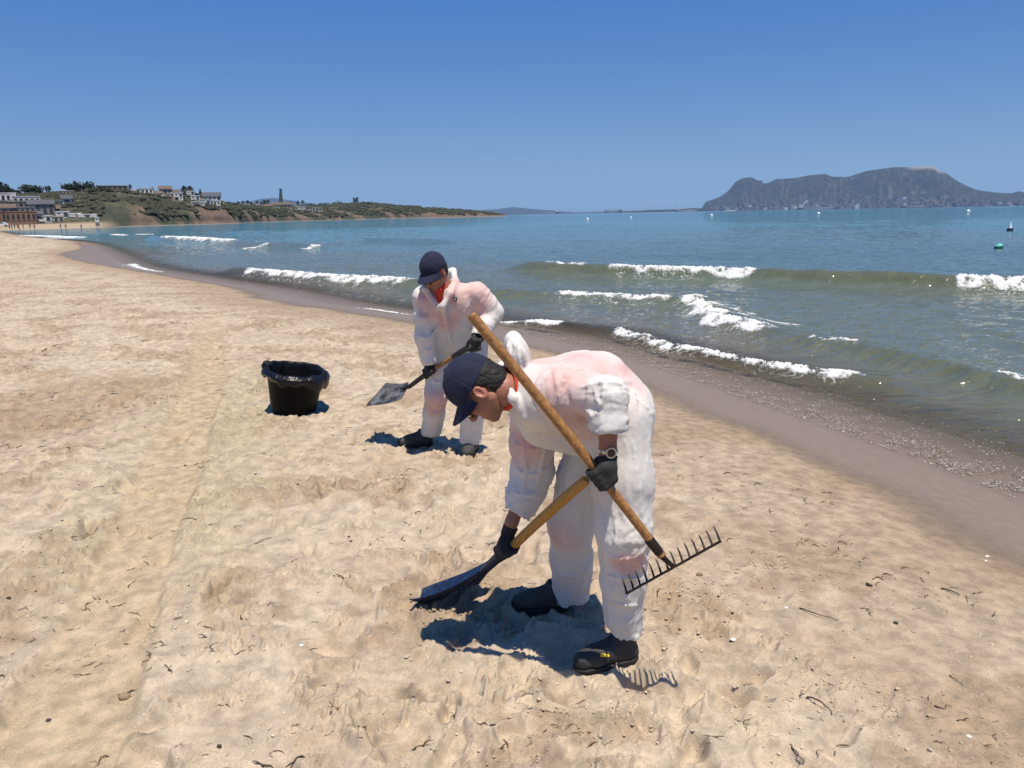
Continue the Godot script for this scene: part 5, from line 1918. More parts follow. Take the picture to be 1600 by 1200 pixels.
		if absf((a + 28.6) - 1.0 * sm(0.45, 0.75, t) + 0.7 * sm(0.7, 0.85, t)) < 0.2 and t > 0.4 and t < 0.86:
			continue
		var s := r.randf_range(0.7, 2.4) * (1.0 + 0.4 * sm(500.0, 900.0, q))
		where.append(Transform3D(Basis(Vector3.UP, r.randf() * TAU).scaled(Vector3(s, s * r.randf_range(0.6, 1.0), s)), Vector3(x, hill_at(a, q, w) - 0.15 * s, z)))
		tint.append(Color(0.02664, 0.03404, 0.01628).lerp(Color(0.04884, 0.04884, 0.02664), r.randf()) * r.randf_range(0.7, 1.15))
	scatter("scrub", mm, where, tint, "dark green scrub covering the slopes of the headland", "scrub")


func scatter(called: String, mm: MultiMesh, where: Array, tint: Array, label: String, category: String) -> void:
	mm.instance_count = where.size()
	for i in where.size():
		mm.set_instance_transform(i, where[i])
		if tint.size():
			mm.set_instance_color(i, Color(tint[i].r, tint[i].g, tint[i].b, 1.0))
	var o := MultiMeshInstance3D.new()
	o.multimesh = mm
	o.name = called
	add_child(o)
	tag(o, label, category, "", "stuff")


var wall_mats := {}
func paint_mat(key: String) -> StandardMaterial3D:
	if not wall_mats.has(key):
		var c: Color = {"white": Color(0.5772, 0.5698, 0.5476), "cream": Color(0.4588, 0.407, 0.333), "orange": Color(0.1998, 0.1221, 0.0814), "pink": Color(0.407, 0.2442, 0.2072), "grey": Color(0.2516, 0.2294, 0.222), "mauve": Color(0.19, 0.155, 0.15), "brown": Color(0.1924, 0.1332, 0.0962), "olive": Color(0.2516, 0.2294, 0.148), "glass": Color(0.0222, 0.0259, 0.0333), "tile": Color(0.115, 0.080, 0.064), "slate": Color(0.074, 0.074, 0.0851), "stone": Color(0.222, 0.1813, 0.1406), "trunk": Color(0.0962, 0.074, 0.0555), "leaf": Color(0.02368, 0.0333, 0.0148), "palm": Color(0.02812, 0.0407, 0.01776), "pine": Color(0.02072, 0.03108, 0.01628)}[key]
		wall_mats[key] = mat(c, 0.25 if key == "glass" else 0.9)
	return wall_mats[key]


# foot = where the pixel row of its base stands; w, h, d in metres
func house(foot: Vector3, w: float, h: float, d: float, wall: String, roof: String, cols: int, floors: int, label: String, yaw := 0.0) -> void:
	foot.y = clampf(hill_y(foot.x, foot.z) - 0.2, foot.y, foot.y + 1.4)
	var turn := atan2(-foot.x, -foot.z) + yaw
	var o := thing("house", foot, label, "house")
	o.rotation.y = turn
	var b := MB.new()
	b.box(Transform3D(Basis.IDENTITY, Vector3(0, h * 0.5 - 1.5, 0)), Vector3(w, h + 3.0, d))
	local(b, "wall", paint_mat(wall), o)
	var r := MB.new()
	if roof == "flat":
		r.box(Transform3D(Basis.IDENTITY, Vector3(0, h + 0.16, 0)), Vector3(w + 0.3, 0.32, d + 0.3))
		local(r, "parapet", paint_mat(wall if wall != "mauve" else "grey"), o)
	else:
		var g := minf(2.6, d * 0.30)
		var e := 0.45
		var q := [Vector3(-w / 2 - e, h, d / 2 + e), Vector3(w / 2 + e, h, d / 2 + e), Vector3(w / 2 + e, h, -d / 2 - e), Vector3(-w / 2 - e, h, -d / 2 - e), Vector3(-w / 2 - e, h + g, 0), Vector3(w / 2 + e, h + g, 0)]
		r.face([q[0], q[4], q[5], q[1]])
		r.face([q[2], q[5], q[4], q[3]])
		r.face([q[1], q[5], q[2]])
		r.face([q[3], q[4], q[0]])
		r.face([q[0], q[1], q[2], q[3]])
		local(r, "roof", paint_mat(roof), o)
	var fh := h / floors
	for f in floors:
		for k in cols:
			var x := (k + 0.5) / cols * w - w * 0.5
			var ww := w / cols * 0.56
			var m := MB.new()
			m.box(Transform3D(Basis.IDENTITY, Vector3(x, fh * (f + 0.50), d * 0.5 - 0.05)), Vector3(ww, fh * 0.52, 0.16))
			local(m, "window", paint_mat("glass"), o)
			if wall == "white" and (k + f) % 2 == 0:
				var bc := MB.new()
				bc.box(Transform3D(Basis.IDENTITY, Vector3(x, fh * f + 0.42, d * 0.5 + 0.55)), Vector3(w / cols * 0.92, 0.85, 1.1))
				local(bc, "balcony", paint_mat("white"), o)
			else:
				var sl := MB.new()
				sl.box(Transform3D(Basis.IDENTITY, Vector3(x, fh * (f + 0.50) - fh * 0.29, d * 0.5 + 0.06)), Vector3(ww + 0.3, 0.14, 0.22))
				local(sl, "sill", paint_mat("stone"), o)


func palm(foot: Vector3, high: float, spread: float, label: String, fat := 1.0) -> void:
	var o := thing("palm_tree", foot, label, "palm tree")
	var t := MB.new()
	var lean := nz.get_noise_2d(foot.x, foot.z) * 0.8
	t.tube([Vector3(0, -2, 0), Vector3(lean * 0.3, high * 0.5, 0), Vector3(lean, high, 0)], [0.36, 0.24, 0.26], 7)
	local(t, "trunk", paint_mat("trunk"), o)
	var c := MB.new()
	var r := RandomNumberGenerator.new()
	r.seed = int(absf(foot.x) * 7)
	for k in int(56 * fat):
		var a := r.randf() * TAU
		var e := r.randf_range(-0.9, 1.35)
		var l := spread * r.randf_range(0.75, 1.1)
		var dir := Vector3(cos(a) * cos(e), sin(e), sin(a) * cos(e))
		var side := dir.cross(Vector3.UP).normalized() * (0.16 * l)
		var p0 := Vector3(lean, high, 0)
		var p1 := p0 + dir * l * 0.55 + Vector3(0, 0.10 * l, 0)
		var p2 := p0 + dir * l - Vector3(0, 0.28 * l * cos(e), 0)
		var s := c.v.size()
		for q in [p0, p1 - side, p1 + Vector3(0, 0.05 * l, 0), p1 + side, p2]:
			c.p(q)
		c.tri(s, s + 1, s + 2); c.tri(s, s + 2, s + 3); c.tri(s + 1, s + 4, s + 2); c.tri(s + 2, s + 4, s + 3)
	local(c, "crown", paint_mat("palm"), o)


func tree(foot: Vector3, w: float, h: float, kind: String, label: String) -> void:
	var o := thing("conifer" if kind == "cone" else "tree", foot, label, "tree")
	var t := MB.new()
	t.tube([Vector3(0, -2, 0), Vector3(0, h * 0.3, 0), Vector3(0.1, h * 0.75, 0)], [0.05 * h, 0.035 * h, 0.012 * h], 7)
	local(t, "trunk", paint_mat("trunk"), o)
	var r := RandomNumberGenerator.new()
	r.seed = int(absf(foot.x) * 13 + w * 7)
	var c := MB.new()
	for k in 420:
		var u := r.randf()
		var p: Vector3
		if kind == "cone":
			var rr := w * 0.5 * (1.0 - u) * sqrt(r.randf())
			var a := r.randf() * TAU
			p = Vector3(cos(a) * rr, h * (0.15 + 0.85 * u), sin(a) * rr)
		else:
			var v := Vector3(r.randfn(), r.randfn(), r.randfn()).normalized() * pow(r.randf(), 0.4)
			var lump := 1.0 + 0.35 * nz.get_noise_3d(v.x * 1.6 + foot.x, v.y * 1.6, v.z * 1.6)
			p = Vector3(v.x * w * 0.5, h * 0.60 + v.y * h * 0.42, v.z * w * 0.5) * lump
			p.y = maxf(p.y, h * 0.1)
		var l := r.randf_range(0.05, 0.11) * minf(w, h) + 0.1
		var b := Basis(Vector3(r.randfn(), r.randfn(), r.randfn()).normalized(), r.randf() * TAU)
		var s := c.v.size()
		for q in [Vector3(-l, 0, 0), Vector3(0, 0.3 * l, l), Vector3(l, 0, 0), Vector3(0, 0.3 * l, -l)]:
			c.p(p + b * q)
		c.tri(s, s + 1, s + 2); c.tri(s, s + 2, s + 3)
	local(c, "crown", paint_mat("pine" if kind == "cone" else "leaf"), o)


func far_coast_things() -> void:
	# houses at the foot of the hill, left edge first; one pixel of the village is about a quarter of a metre
	house(Vector3(-214.079, 10.538, -337.891), 7.5, 3.6, 6, "white", "flat", 4, 1, "long low white house at the left edge, highest above the beach village")
	house(Vector3(-205.109, 9.054, -337.573), 10, 3.0, 6, "white", "flat", 5, 1, "white terrace house stepping down below the green slope, right of the highest white one")
	house(Vector3(-201.161, 7.504, -316.479), 7, 2.6, 5, "mauve", "flat", 4, 1, "dark grey row house directly below the highest white house")
	house(Vector3(-195.009, 7.152, -316.789), 9, 2.4, 5, "mauve", "flat", 5, 1, "dark grey row house directly below the white terrace house")
	house(Vector3(-189.258, 4.816, -296.792), 7.2, 2.6, 5, "cream", "tile", 3, 1, "cream house with a red brown roof at the left edge of the beach village")
	house(Vector3(-184.384, 4.968, -299.844), 8.2, 2.5, 5, "grey", "flat", 5, 1, "grey house above the orange brick building")
	house(Vector3(-182.049, 5.172, -308.257), 8.5, 3.6, 6, "grey", "slate", 4, 2, "grey two storey house in the middle of the beach village")
	house(Vector3(-180.124, 4.649, -311.698), 5.5, 2.4, 5, "brown", "tile", 2, 1, "small brown house right of the grey two storey house")
	house(Vector3(-181.984, 2.442, -284.826), 5.5, 3.2, 5, "orange", "flat", 3, 1, "orange house on the sand at the left edge of the picture")
	house(Vector3(-176.641, 2.116, -285.822), 9.5, 3.6, 6, "orange", "flat", 6, 1, "wide orange brick building facing the far beach")
	house(Vector3(-173.571, 2.254, -290.029), 4.0, 2.6, 4, "mauve", "slate", 2, 1, "small dark hut right of the orange brick building")
	house(Vector3(-171.308, 2.203, -291.372), 4.2, 1.9, 4, "white", "flat", 2, 1, "low white beach hut right of the small dark hut")
	house(Vector3(-189.087, 7.435, -335.367), 5.2, 1.8, 5, "grey", "flat", 2, 1, "small grey house beside the white gabled one")
	house(Vector3(-182.478, 6.232, -327.607), 3.6, 3.6, 5, "white", "slate", 1, 2, "tall narrow white gabled house at the foot of the road")
	house(Vector3(-172.209, 4.037, -304.703), 4.6, 1.6, 4, "white", "flat", 2, 1, "low white house below the narrow gabled one")
	house(Vector3(-162.525, 2.908, -304.320), 6.5, 1.0, 3, "white", "flat", 3, 1, "long low white wall-like house above the end of the far beach")
	house(Vector3(-154.661, 1.644, -296.034), 1.3, 1.6, 2, "white", "flat", 1, 1, "tiny white kiosk at the right end of the far beach")
	house(Vector3(-206.129, 14.963, -370.523), 6.0, 0.9, 4, "cream", "flat", 4, 1, "low cream house on the skyline left of the palms")
	house(Vector3(-188.993, 16.392, -379.549), 13, 1.7, 6, "brown", "flat", 6, 1, "long low brown building on top of the headland")
	house(Vector3(-184.151, 15.486, -381.922), 3, 1.6, 4, "cream", "flat", 1, 1, "small cream house at the right end of the long brown building")
	house(Vector3(-182.293, 14.714, -400.461), 5.6, 2.8, 6, "white", "flat", 3, 1, "white house with wide dark windows alone on the ridge")
	house(Vector3(-178.415, 13.115, -402.204), 4.6, 1.5, 5, "brown", "tile", 2, 1, "brown house right of the white one on the ridge")
	house(Vector3(-180.366, 15.432, -417.724), 6.0, 2.4, 6, "cream", "tile", 3, 1, "cream house with red brown roof on the ridge")
	house(Vector3(-178.440, 14.229, -423.980), 5, 2.2, 5, "brown", "tile", 2, 1, "small brown house between dark trees on the ridge")
	house(Vector3(-174.520, 11.425, -399.548), 3.2, 1.1, 4, "white", "flat", 2, 1, "small flat white house on the slope")
	house(Vector3(-171.407, 10.104, -398.718), 4.6, 1.8, 4, "pink", "flat", 2, 1, "pinkish house just below the small flat white one")
	house(Vector3(-169.900, 10.176, -405.875), 6.0, 3.6, 6, "white", "flat", 3, 2, "white two storey villa, leftmost of the white cluster on the slope")
	house(Vector3(-166.853, 9.862, -410.377), 4.2, 3.2, 6, "olive", "flat", 2, 2, "olive coloured villa in the middle of the white cluster")
	house(Vector3(-164.851, 9.553, -414.415), 6.4, 3.8, 6, "white", "flat", 3, 2, "white villa with balconies right of the olive coloured one")
	house(Vector3(-157.885, 7.385, -402.115), 6.4, 1.8, 4, "white", "flat", 3, 1, "low white house lowest of the white cluster")
	house(Vector3(-163.906, 11.892, -438.359), 9.0, 2.6, 7, "white", "slate", 4, 1, "large white villa with a grey gabled roof, highest of the white cluster")
	house(Vector3(-158.837, 8.888, -423.172), 8.6, 2.6, 5, "white", "flat", 5, 1, "white villa with five dark windows below the gabled villa")
	house(Vector3(-182.762, 8.878, -550.453), 5, 1.6, 5, "white", "flat", 3, 1, "low white house among dark trees left of the chimney")
	house(Vector3(-186.523, 8.420, -612.217), 7, 1.8, 5, "pink", "tile", 3, 1, "pink house below and left of the chimney")
	house(Vector3(-190.268, 8.770, -663.248), 16, 3.4, 7, "cream", "tile", 8, 1, "long cream building with a red tiled roof under the chimney")
	house(Vector3(-186.365, 7.033, -633.141), 5, 2.2, 5, "white", "flat", 2, 1, "white house in front of the long cream building")
	house(Vector3(-176.946, 5.875, -635.838), 6, 1.6, 5, "white", "flat", 3, 1, "low white house right of and below the long cream building")
	house(Vector3(-175.909, 6.438, -667.200), 8, 4.2, 6, "white", "flat", 4, 2, "white block right of the long cream building")
	house(Vector3(-162.819, 4.099, -670.515), 8, 5.2, 6, "cream", "flat", 3, 2, "pale block standing alone nearest the water")
	house(Vector3(-176.184, 12.248, -427.087), 4.0, 1.8, 5, "white", "flat", 2, 1, "small white house at the foot of the great twin palms")
	house(Vector3(-159.320, 9.484, -416.573), 4.6, 2.6, 5, "white", "flat", 2, 1, "small white villa left of and below the gabled one")
	house(Vector3(-183.276, 15.728, -391.196), 3.4, 1.2, 4, "white", "flat", 2, 1, "low white house right of the single tall palm")
	house(Vector3(-186.736, 9.239, -591.210), 4.0, 1.6, 4, "white", "flat", 2, 1, "low white house under the palms left of the chimney")
	house(Vector3(-173.993, 15.407, -434.454), 4.0, 1.6, 5, "white", "flat", 2, 1, "small white house half hidden right of the great twin palms")
	house(Vector3(-169.096, 13.705, -438.528), 5.0, 1.6, 5, "cream", "flat", 2, 1, "cream house behind the thin conifer")
	house(Vector3(-160.778, 9.113, -441.645), 3.6, 2.2, 5, "white", "flat", 2, 1, "small white house just right of the gabled villa")
	house(Vector3(-196.668, 10.978, -609.033), 5.0, 1.6, 5, "white", "flat", 2, 1, "white house between the palms, midway to the chimney")
	house(Vector3(-211.776, 12.193, -709.049), 6.0, 2.0, 5, "cream", "flat", 3, 1, "cream house on the ridge just left of the chimney")
	house(Vector3(-171.329, 5.314, -678.709), 4.5, 1.8, 5, "white", "flat", 2, 1, "low white house left of the pale block by the water")
	house(Vector3(-199.644, 9.904, -733.309), 6.0, 1.8, 5, "white", "flat", 3, 1, "white house on the ridge under the first palm past the chimney")
	house(Vector3(-169.271, 2.373, -294.868), 5.0, 1.4, 4, "cream", "flat", 3, 1, "low cream beach house right of the low white hut")
	house(Vector3(-167.069, 3.227, -304.133), 4.0, 1.2, 4, "white", "flat", 2, 1, "small low white house left of the long white wall-like one")
	# chimney and watch tower
	var cf := Vector3(-226.718, 13.825, -788.035)
	var ch := thing("chimney", cf, "tall dark chimney tapering above the far houses", "chimney")
	var cm := MB.new()
	cm.tube([Vector3(0, -3, 0), Vector3(0.2, 8, 0), Vector3(0.6, 16.0, 0)], [2.2, 1.8, 1.2], 14)
	local(cm, "shaft", paint_mat("slate"), ch)
	var cr := MB.new()
	cr.tube([Vector3(0.6, 16.0, 0), Vector3(0.6, 16.8, 0)], [1.5, 1.5], 14)
	local(cr, "rim", paint_mat("slate"), ch)
	var tf := Vector3(-176.533, 17.147, -913.091)
	var tw := thing("watchtower", tf, "ruined stone watchtower on the low ridge", "tower")
	var tm := MB.new()
	tm.box(Transform3D(Basis.IDENTITY, Vector3(0, 1.5, 0)), Vector3(5.2, 7.0, 5.0))
	local(tm, "wall", paint_mat("slate"), tw)
	for e in [[-2.0, 6.0, 1.2], [0.4, 5.6, 0.9], [2.1, 6.8, 0.9]]:
		var b := MB.new()
		b.box(Transform3D(Basis.IDENTITY, Vector3(e[0], e[1] - 0.6, 0)), Vector3(e[2], 2.6, 4.6))
		local(b, "broken_wall_top", paint_mat("slate"), tw)
	for e in [-1.2, 1.1]:
		var b := MB.new()
		b.box(Transform3D(Basis.IDENTITY, Vector3(e, 2.2, 2.5)), Vector3(0.9, 1.5, 0.2))
		local(b, "opening", paint_mat("glass"), tw)
	# trees
	palm(Vector3(-230.207, 15.682, -360.817), 2.6, 2.4, "thick palm at the left edge of the skyline", 1.4)
	palm(Vector3(-228.481, 15.400, -361.912), 2.6, 1.9, "small palm right of the thick palm at the left edge")
	tree(Vector3(-229.541, 14.270, -361.241), 8, 3.4, "round", "dark bush under the two palms at the left edge")
	tree(Vector3(-226.235, 13.979, -363.320), 7, 2.6, "round", "low dark tree between the edge palms and the square grove")
	tree(Vector3(-221.271, 14.538, -366.365), 7, 4.2, "round", "broad dark tree, left half of the square grove on the skyline")
	tree(Vector3(-218.447, 14.532, -368.056), 6, 3.6, "round", "dark tree, right half of the square grove on the skyline")
	palm(Vector3(-214.965, 15.102, -370.100), 2.0, 1.5, "left one of two palms close together on the skyline", 1.3)
	palm(Vector3(-213.850, 15.100, -370.746), 2.2, 1.5, "right one of two palms close together on the skyline", 1.3)
	tree(Vector3(-207.090, 15.671, -374.563), 7, 3.6, "round", "dark tree below the tall thin palms, left of them")
	tree(Vector3(-203.872, 15.371, -376.325), 8, 3.4, "round", "dark tree straight below the tall thin palms")
	tree(Vector3(-200.544, 15.658, -378.109), 9, 4.2, "round", "dark tree right of the tall thin palms on the plateau edge")
	palm(Vector3(-205.073, 17.501, -377.948), 2.4, 1.6, "taller of the thin palms above the dark trees")
	palm(Vector3(-204.165, 17.206, -378.440), 1.6, 1.3, "shorter of the thin palms above the dark trees")
	tree(Vector3(-187.883, 11.598, -362.166), 7.0, 4.6, "round", "big round dark tree on the slope under the plateau")
	tree(Vector3(-186.510, 13.398, -367.366), 6.0, 3.2, "round", "flat dark tree right of the big round one on the slope")
	tree(Vector3(-175.173, 8.333, -342.840), 3.0, 1.6, "round", "small dark bush alone on the pale grassy slope")
	palm(Vector3(-185.587, 15.736, -390.104), 2.6, 1.35, "single tall palm alone on the bare ridge", 1.4)
	palm(Vector3(-185.121, 15.667, -399.162), 1.6, 0.9, "small palm left of the white ridge house")
	tree(Vector3(-183.938, 15.314, -410.691), 2.2, 3.4, "cone", "dark conifer behind the white ridge house")
	palm(Vector3(-180.864, 15.295, -425.126), 1.8, 1.6, "dark palm between the ridge houses", 1.3)
	palm(Vector3(-177.213, 14.800, -435.311), 3.2, 2.7, "left one of the great twin palms above the white villas", 1.7)
	palm(Vector3(-175.102, 14.784, -436.164), 3.2, 2.6, "right one of the great twin palms above the white villas", 1.7)
	tree(Vector3(-175.176, 13.581, -427.502), 3.6, 2.4, "round", "dark tree at the foot of the great twin palms")
	tree(Vector3(-171.457, 13.340, -435.461), 3.2, 2.8, "round", "dark tree between the great twin palms and the conifer")
	tree(Vector3(-170.801, 14.800, -440.012), 1.8, 3.8, "cone", "thin conifer above the white villas")
	tree(Vector3(-174.131, 8.682, -489.978), 6, 3.6, "round", "dark tree right of the gabled villa")
	tree(Vector3(-177.899, 8.905, -509.855), 6, 3.0, "round", "low dark tree next along the ridge from the gabled villa")
	palm(Vector3(-187.839, 10.250, -548.741), 2.2, 2.0, "dark palm, leftmost of the row left of the chimney", 1.5)
	palm(Vector3(-187.802, 10.792, -559.312), 2.6, 1.6, "palm above the low white house left of the chimney")
	palm(Vector3(-187.672, 10.900, -569.894), 2.4, 2.2, "thick dark palm right of the low white house", 1.5)
	palm(Vector3(-185.701, 9.523, -570.539), 2.6, 2.0, "lower dark palm beside the thick one", 1.4)
	palm(Vector3(-193.873, 12.381, -609.929), 2.0, 1.7, "small palm halfway between the white house and the chimney")
	palm(Vector3(-191.259, 11.384, -610.754), 2.2, 1.7, "small palm just left of a close pair near the chimney")
	palm(Vector3(-194.178, 12.139, -630.789), 2.6, 2.2, "left palm of the close pair near the chimney", 1.4)
	palm(Vector3(-192.314, 12.113, -631.360), 3.0, 2.2, "right palm of the close pair near the chimney", 1.4)
	palm(Vector3(-212.206, 14.013, -771.342), 2.4, 2.0, "first palm right of the chimney")
	palm(Vector3(-206.394, 13.932, -772.917), 2.8, 2.4, "second palm right of the chimney")
	palm(Vector3(-201.719, 13.866, -774.151), 3.2, 2.4, "third palm right of the chimney")
	for e in [[Vector3(-206.428, 11.256, -824.553), 16.0, 5.0, "dark tree right of the palms past the chimney"], [Vector3(-194.755, 11.813, -837.658), 16.0, 5.0, "dark tree between the pale block and the watchtower, nearer the block"], [Vector3(-185.975, 13.201, -860.124), 16.0, 5.0, "dark tree between the pale block and the watchtower, nearer the tower"], [Vector3(-176.543, 13.255, -882.515), 14.0, 4.0, "dark tree at the left foot of the watchtower"], [Vector3(-161.759, 13.128, -895.508), 18.0, 5.0, "dark tree at the right foot of the watchtower"], [Vector3(-140.843, 11.548, -919.273), 20.0, 4.0, "dark low tree farthest right along the headland"]]:
		tree(e[0], e[1], e[2], "round", e[3])


func tiny_people() -> void:
	var f := Field.new(Vector3(-0.5, -0.1, -0.4), Vector3(0.5, 1.85, 0.4), 0.045)
	for s in [-1.0, 1.0]:
		chain(f, [Vector3(0.10 * s, 0.9, 0), Vector3(0.11 * s, 0.48, 0.02), Vector3(0.12 * s, 0.05, 0.0), Vector3(0.12 * s, 0.04, 0.1)], [0.09, 0.065, 0.05, 0.045], 0.03)
		chain(f, [Vector3(0.17 * s, 1.38, 0), Vector3(0.25 * s, 1.12, 0.02), Vector3(0.26 * s, 0.85, 0.08)], [0.06, 0.05, 0.045], 0.03)
	chain(f, [Vector3(0, 0.95, 0), Vector3(0, 1.2, 0), Vector3(0, 1.38, 0)], [0.14, 0.13, 0.15], 0.05)
	chain(f, [Vector3(0, 1.4, 0), Vector3(0, 1.62, 0.01)], [0.06, 0.11], 0.03)
	var shapes := []
	for cl in [Color(0.05, 0.06, 0.09), Color(0.30, 0.07, 0.06), Color(0.04, 0.10, 0.08)]:
		var mb := MB.new()
		f.into(mb, Transform3D.IDENTITY, func(p: Vector3) -> Color: return cl if p.y > 0.55 and p.y < 1.42 and absf(p.x) < 0.24 else Color(0.24, 0.13, 0.09))
		shapes.append(mb.mesh())
	var m := vmat(0.8)
	var spots := [[Vector3(-163.944, 0.308, -258.376), 0, "leftmost of the bathers on the far beach"], [Vector3(-162.375, 0.099, -257.003), 1, "bather in red near the left edge of the far beach"], [Vector3(-163.276, 0.270, -259.981), 2, "bather in dark green close behind the one in red on the far beach"], [Vector3(-163.047, 0.244, -261.304), 0, "bather in dark clothes right of the close group on the far beach"], [Vector3(-158.560, -0.128, -254.674), 1, "bather in red nearest the water below the close group"], [Vector3(-161.745, 0.208, -262.112), 2, "bather in dark green left of the gap on the far beach"], [Vector3(-160.119, 0.164, -263.108), 0, "bather alone in the middle of the far beach"], [Vector3(-155.950, -0.039, -258.619), 0, "bather in dark clothes standing tall at the water's edge"], [Vector3(-152.944, -0.048, -268.494), 0, "bather wading in the water left of three others"], [Vector3(-151.623, -0.083, -269.242), 1, "bather in red wading among the others"], [Vector3(-150.436, -0.008, -276.756), 2, "bather wading farthest from the village"], [Vector3(-151.236, 0.735, -288.797), 0, "bather standing below the tiny white kiosk"]]
	for e in spots:
		var o := MeshInstance3D.new()
		o.mesh = shapes[e[1]]
		o.mesh.surface_set_material(0, m)
		o.name = numbered("person")
		add_child(o)
		var p: Vector3 = e[0]
		o.position = Vector3(p.x, maxf(hill_y(p.x, p.z), SEA - 0.5) - 0.02, p.z)
		o.rotation.y = p.x * 3.0
		tag(o, e[2], "person", "bathers on the far beach")


func car(foot: Vector3, label: String) -> void:
	var o := thing("car", foot, label, "car")
	o.rotation.y = 0.35
	var prof := PackedVector2Array([Vector2(-2.1, 0.35), Vector2(-2.1, 0.85), Vector2(-1.5, 0.98), Vector2(-0.95, 1.45), Vector2(0.7, 1.48), Vector2(1.5, 1.0), Vector2(2.1, 0.85), Vector2(2.1, 0.35)])
	var b := MB.new()
	var l := []
	var r := []
	for q in prof:
		l.append(Vector3(q.x, q.y, 0.82))
		r.append(Vector3(q.x, q.y, -0.82))
	b.face([l[0], l[7], l[6], l[5], l[4], l[3], l[2], l[1]])
	r.reverse()
	b.face([r[0], r[7], r[6], r[5], r[4], r[3], r[2], r[1]])
	r.reverse()
	for k in 8:
		b.face([l[k], l[(k + 1) % 8], r[(k + 1) % 8], r[k]])
	local(b, "body", mat(Color(0.62, 0.64, 0.68), 0.3), o)
	for s in [-1.0, 1.0]:
		var w := MB.new()
		w.box(Transform3D(Basis.IDENTITY, Vector3(-0.1, 1.2, 0.82 * s)), Vector3(1.7, 0.36, 0.03))
		local(w, "window", paint_mat("glass"), o)
		for e in [-1.35, 1.3]:
			var t := MB.new()
			t.tube([Vector3(e, 0.32, 0.62 * s), Vector3(e, 0.32, 0.85 * s)], [0.32, 0.32], 14)
			local(t, "wheel", paint_mat("glass"), o)


func massif(called: String, label: String, rows: Array, front: float, back: float, a0: float, a1: float, nu: int, nv: int, seed_: float, rocky: bool) -> void:
	var mb := MB.new()
	for i in nu:
		var a := lerpf(a0, a1, i / (nu - 1.0))
		var w := rows_at(rows, a)
		for j in nv:
			var t := j / (nv - 1.0)
			var s := minf(t / 0.8, 1.0)
			var r := lerpf(front, back, s) + maxf(t - 0.8, 0.0) * 2000.0
			var x := r * sin(deg_to_rad(a))
			var z := -r * cos(deg_to_rad(a))
			var n := nz.get_noise_2d(x * 0.0035 + seed_, z * 0.0035)
			var n2 := nz.get_noise_2d(x * 0.012 + seed_, z * 0.012)
			var n3 := nz.get_noise_2d(x * 0.04, z * 0.04)
			var top: float = w[1]
			var h := SEA + (top - SEA) * pow(s, 1.15) + (top * 0.24 * n + top * 0.11 * n2 + top * 0.03 * n3) * sin(PI * s) * s
			if t > 0.8:
				h = SEA + (top - SEA) * (1.0 - (t - 0.8) * 2.5)
			var c := Color(0.013, 0.018, 0.015).lerp(Color(0.027, 0.028, 0.022), sm(-0.3, 0.5, n2))
			if rocky:
				var ridge := sm(0.14, 0.02, absf(nz.get_noise_2d(a * 1.15 + seed_, s * 0.6))) * sm(0.25, 0.6, nz.get_noise_2d(a * 0.9 + 4.0, s * 2.5) + 0.35)
				c = c.lerp(Color(0.144, 0.1404, 0.1296), ridge * 0.4)
				c = c.lerp(Color(0.2376, 0.2304, 0.2016), sm(0.93, 0.99, s) * sm(26.2, 27.2, a) * sm(28.9, 28.3, a))
				c = c.lerp(Color(0.0864, 0.072, 0.0684), sm(0.26, 0.10, s + 0.12 * n3) * 0.7)
			mb.tint = c
			mb.p(Vector3(x, h, z))
	for i in nu - 1:
		for j in nv - 1:
			var k := i * nv + j
			mb.quad(k, k + 1, k + nv + 1, k + nv)
	var o := put(mb, called, vmat(0.95))
	tag(o, label, "mountain", "", "structure")


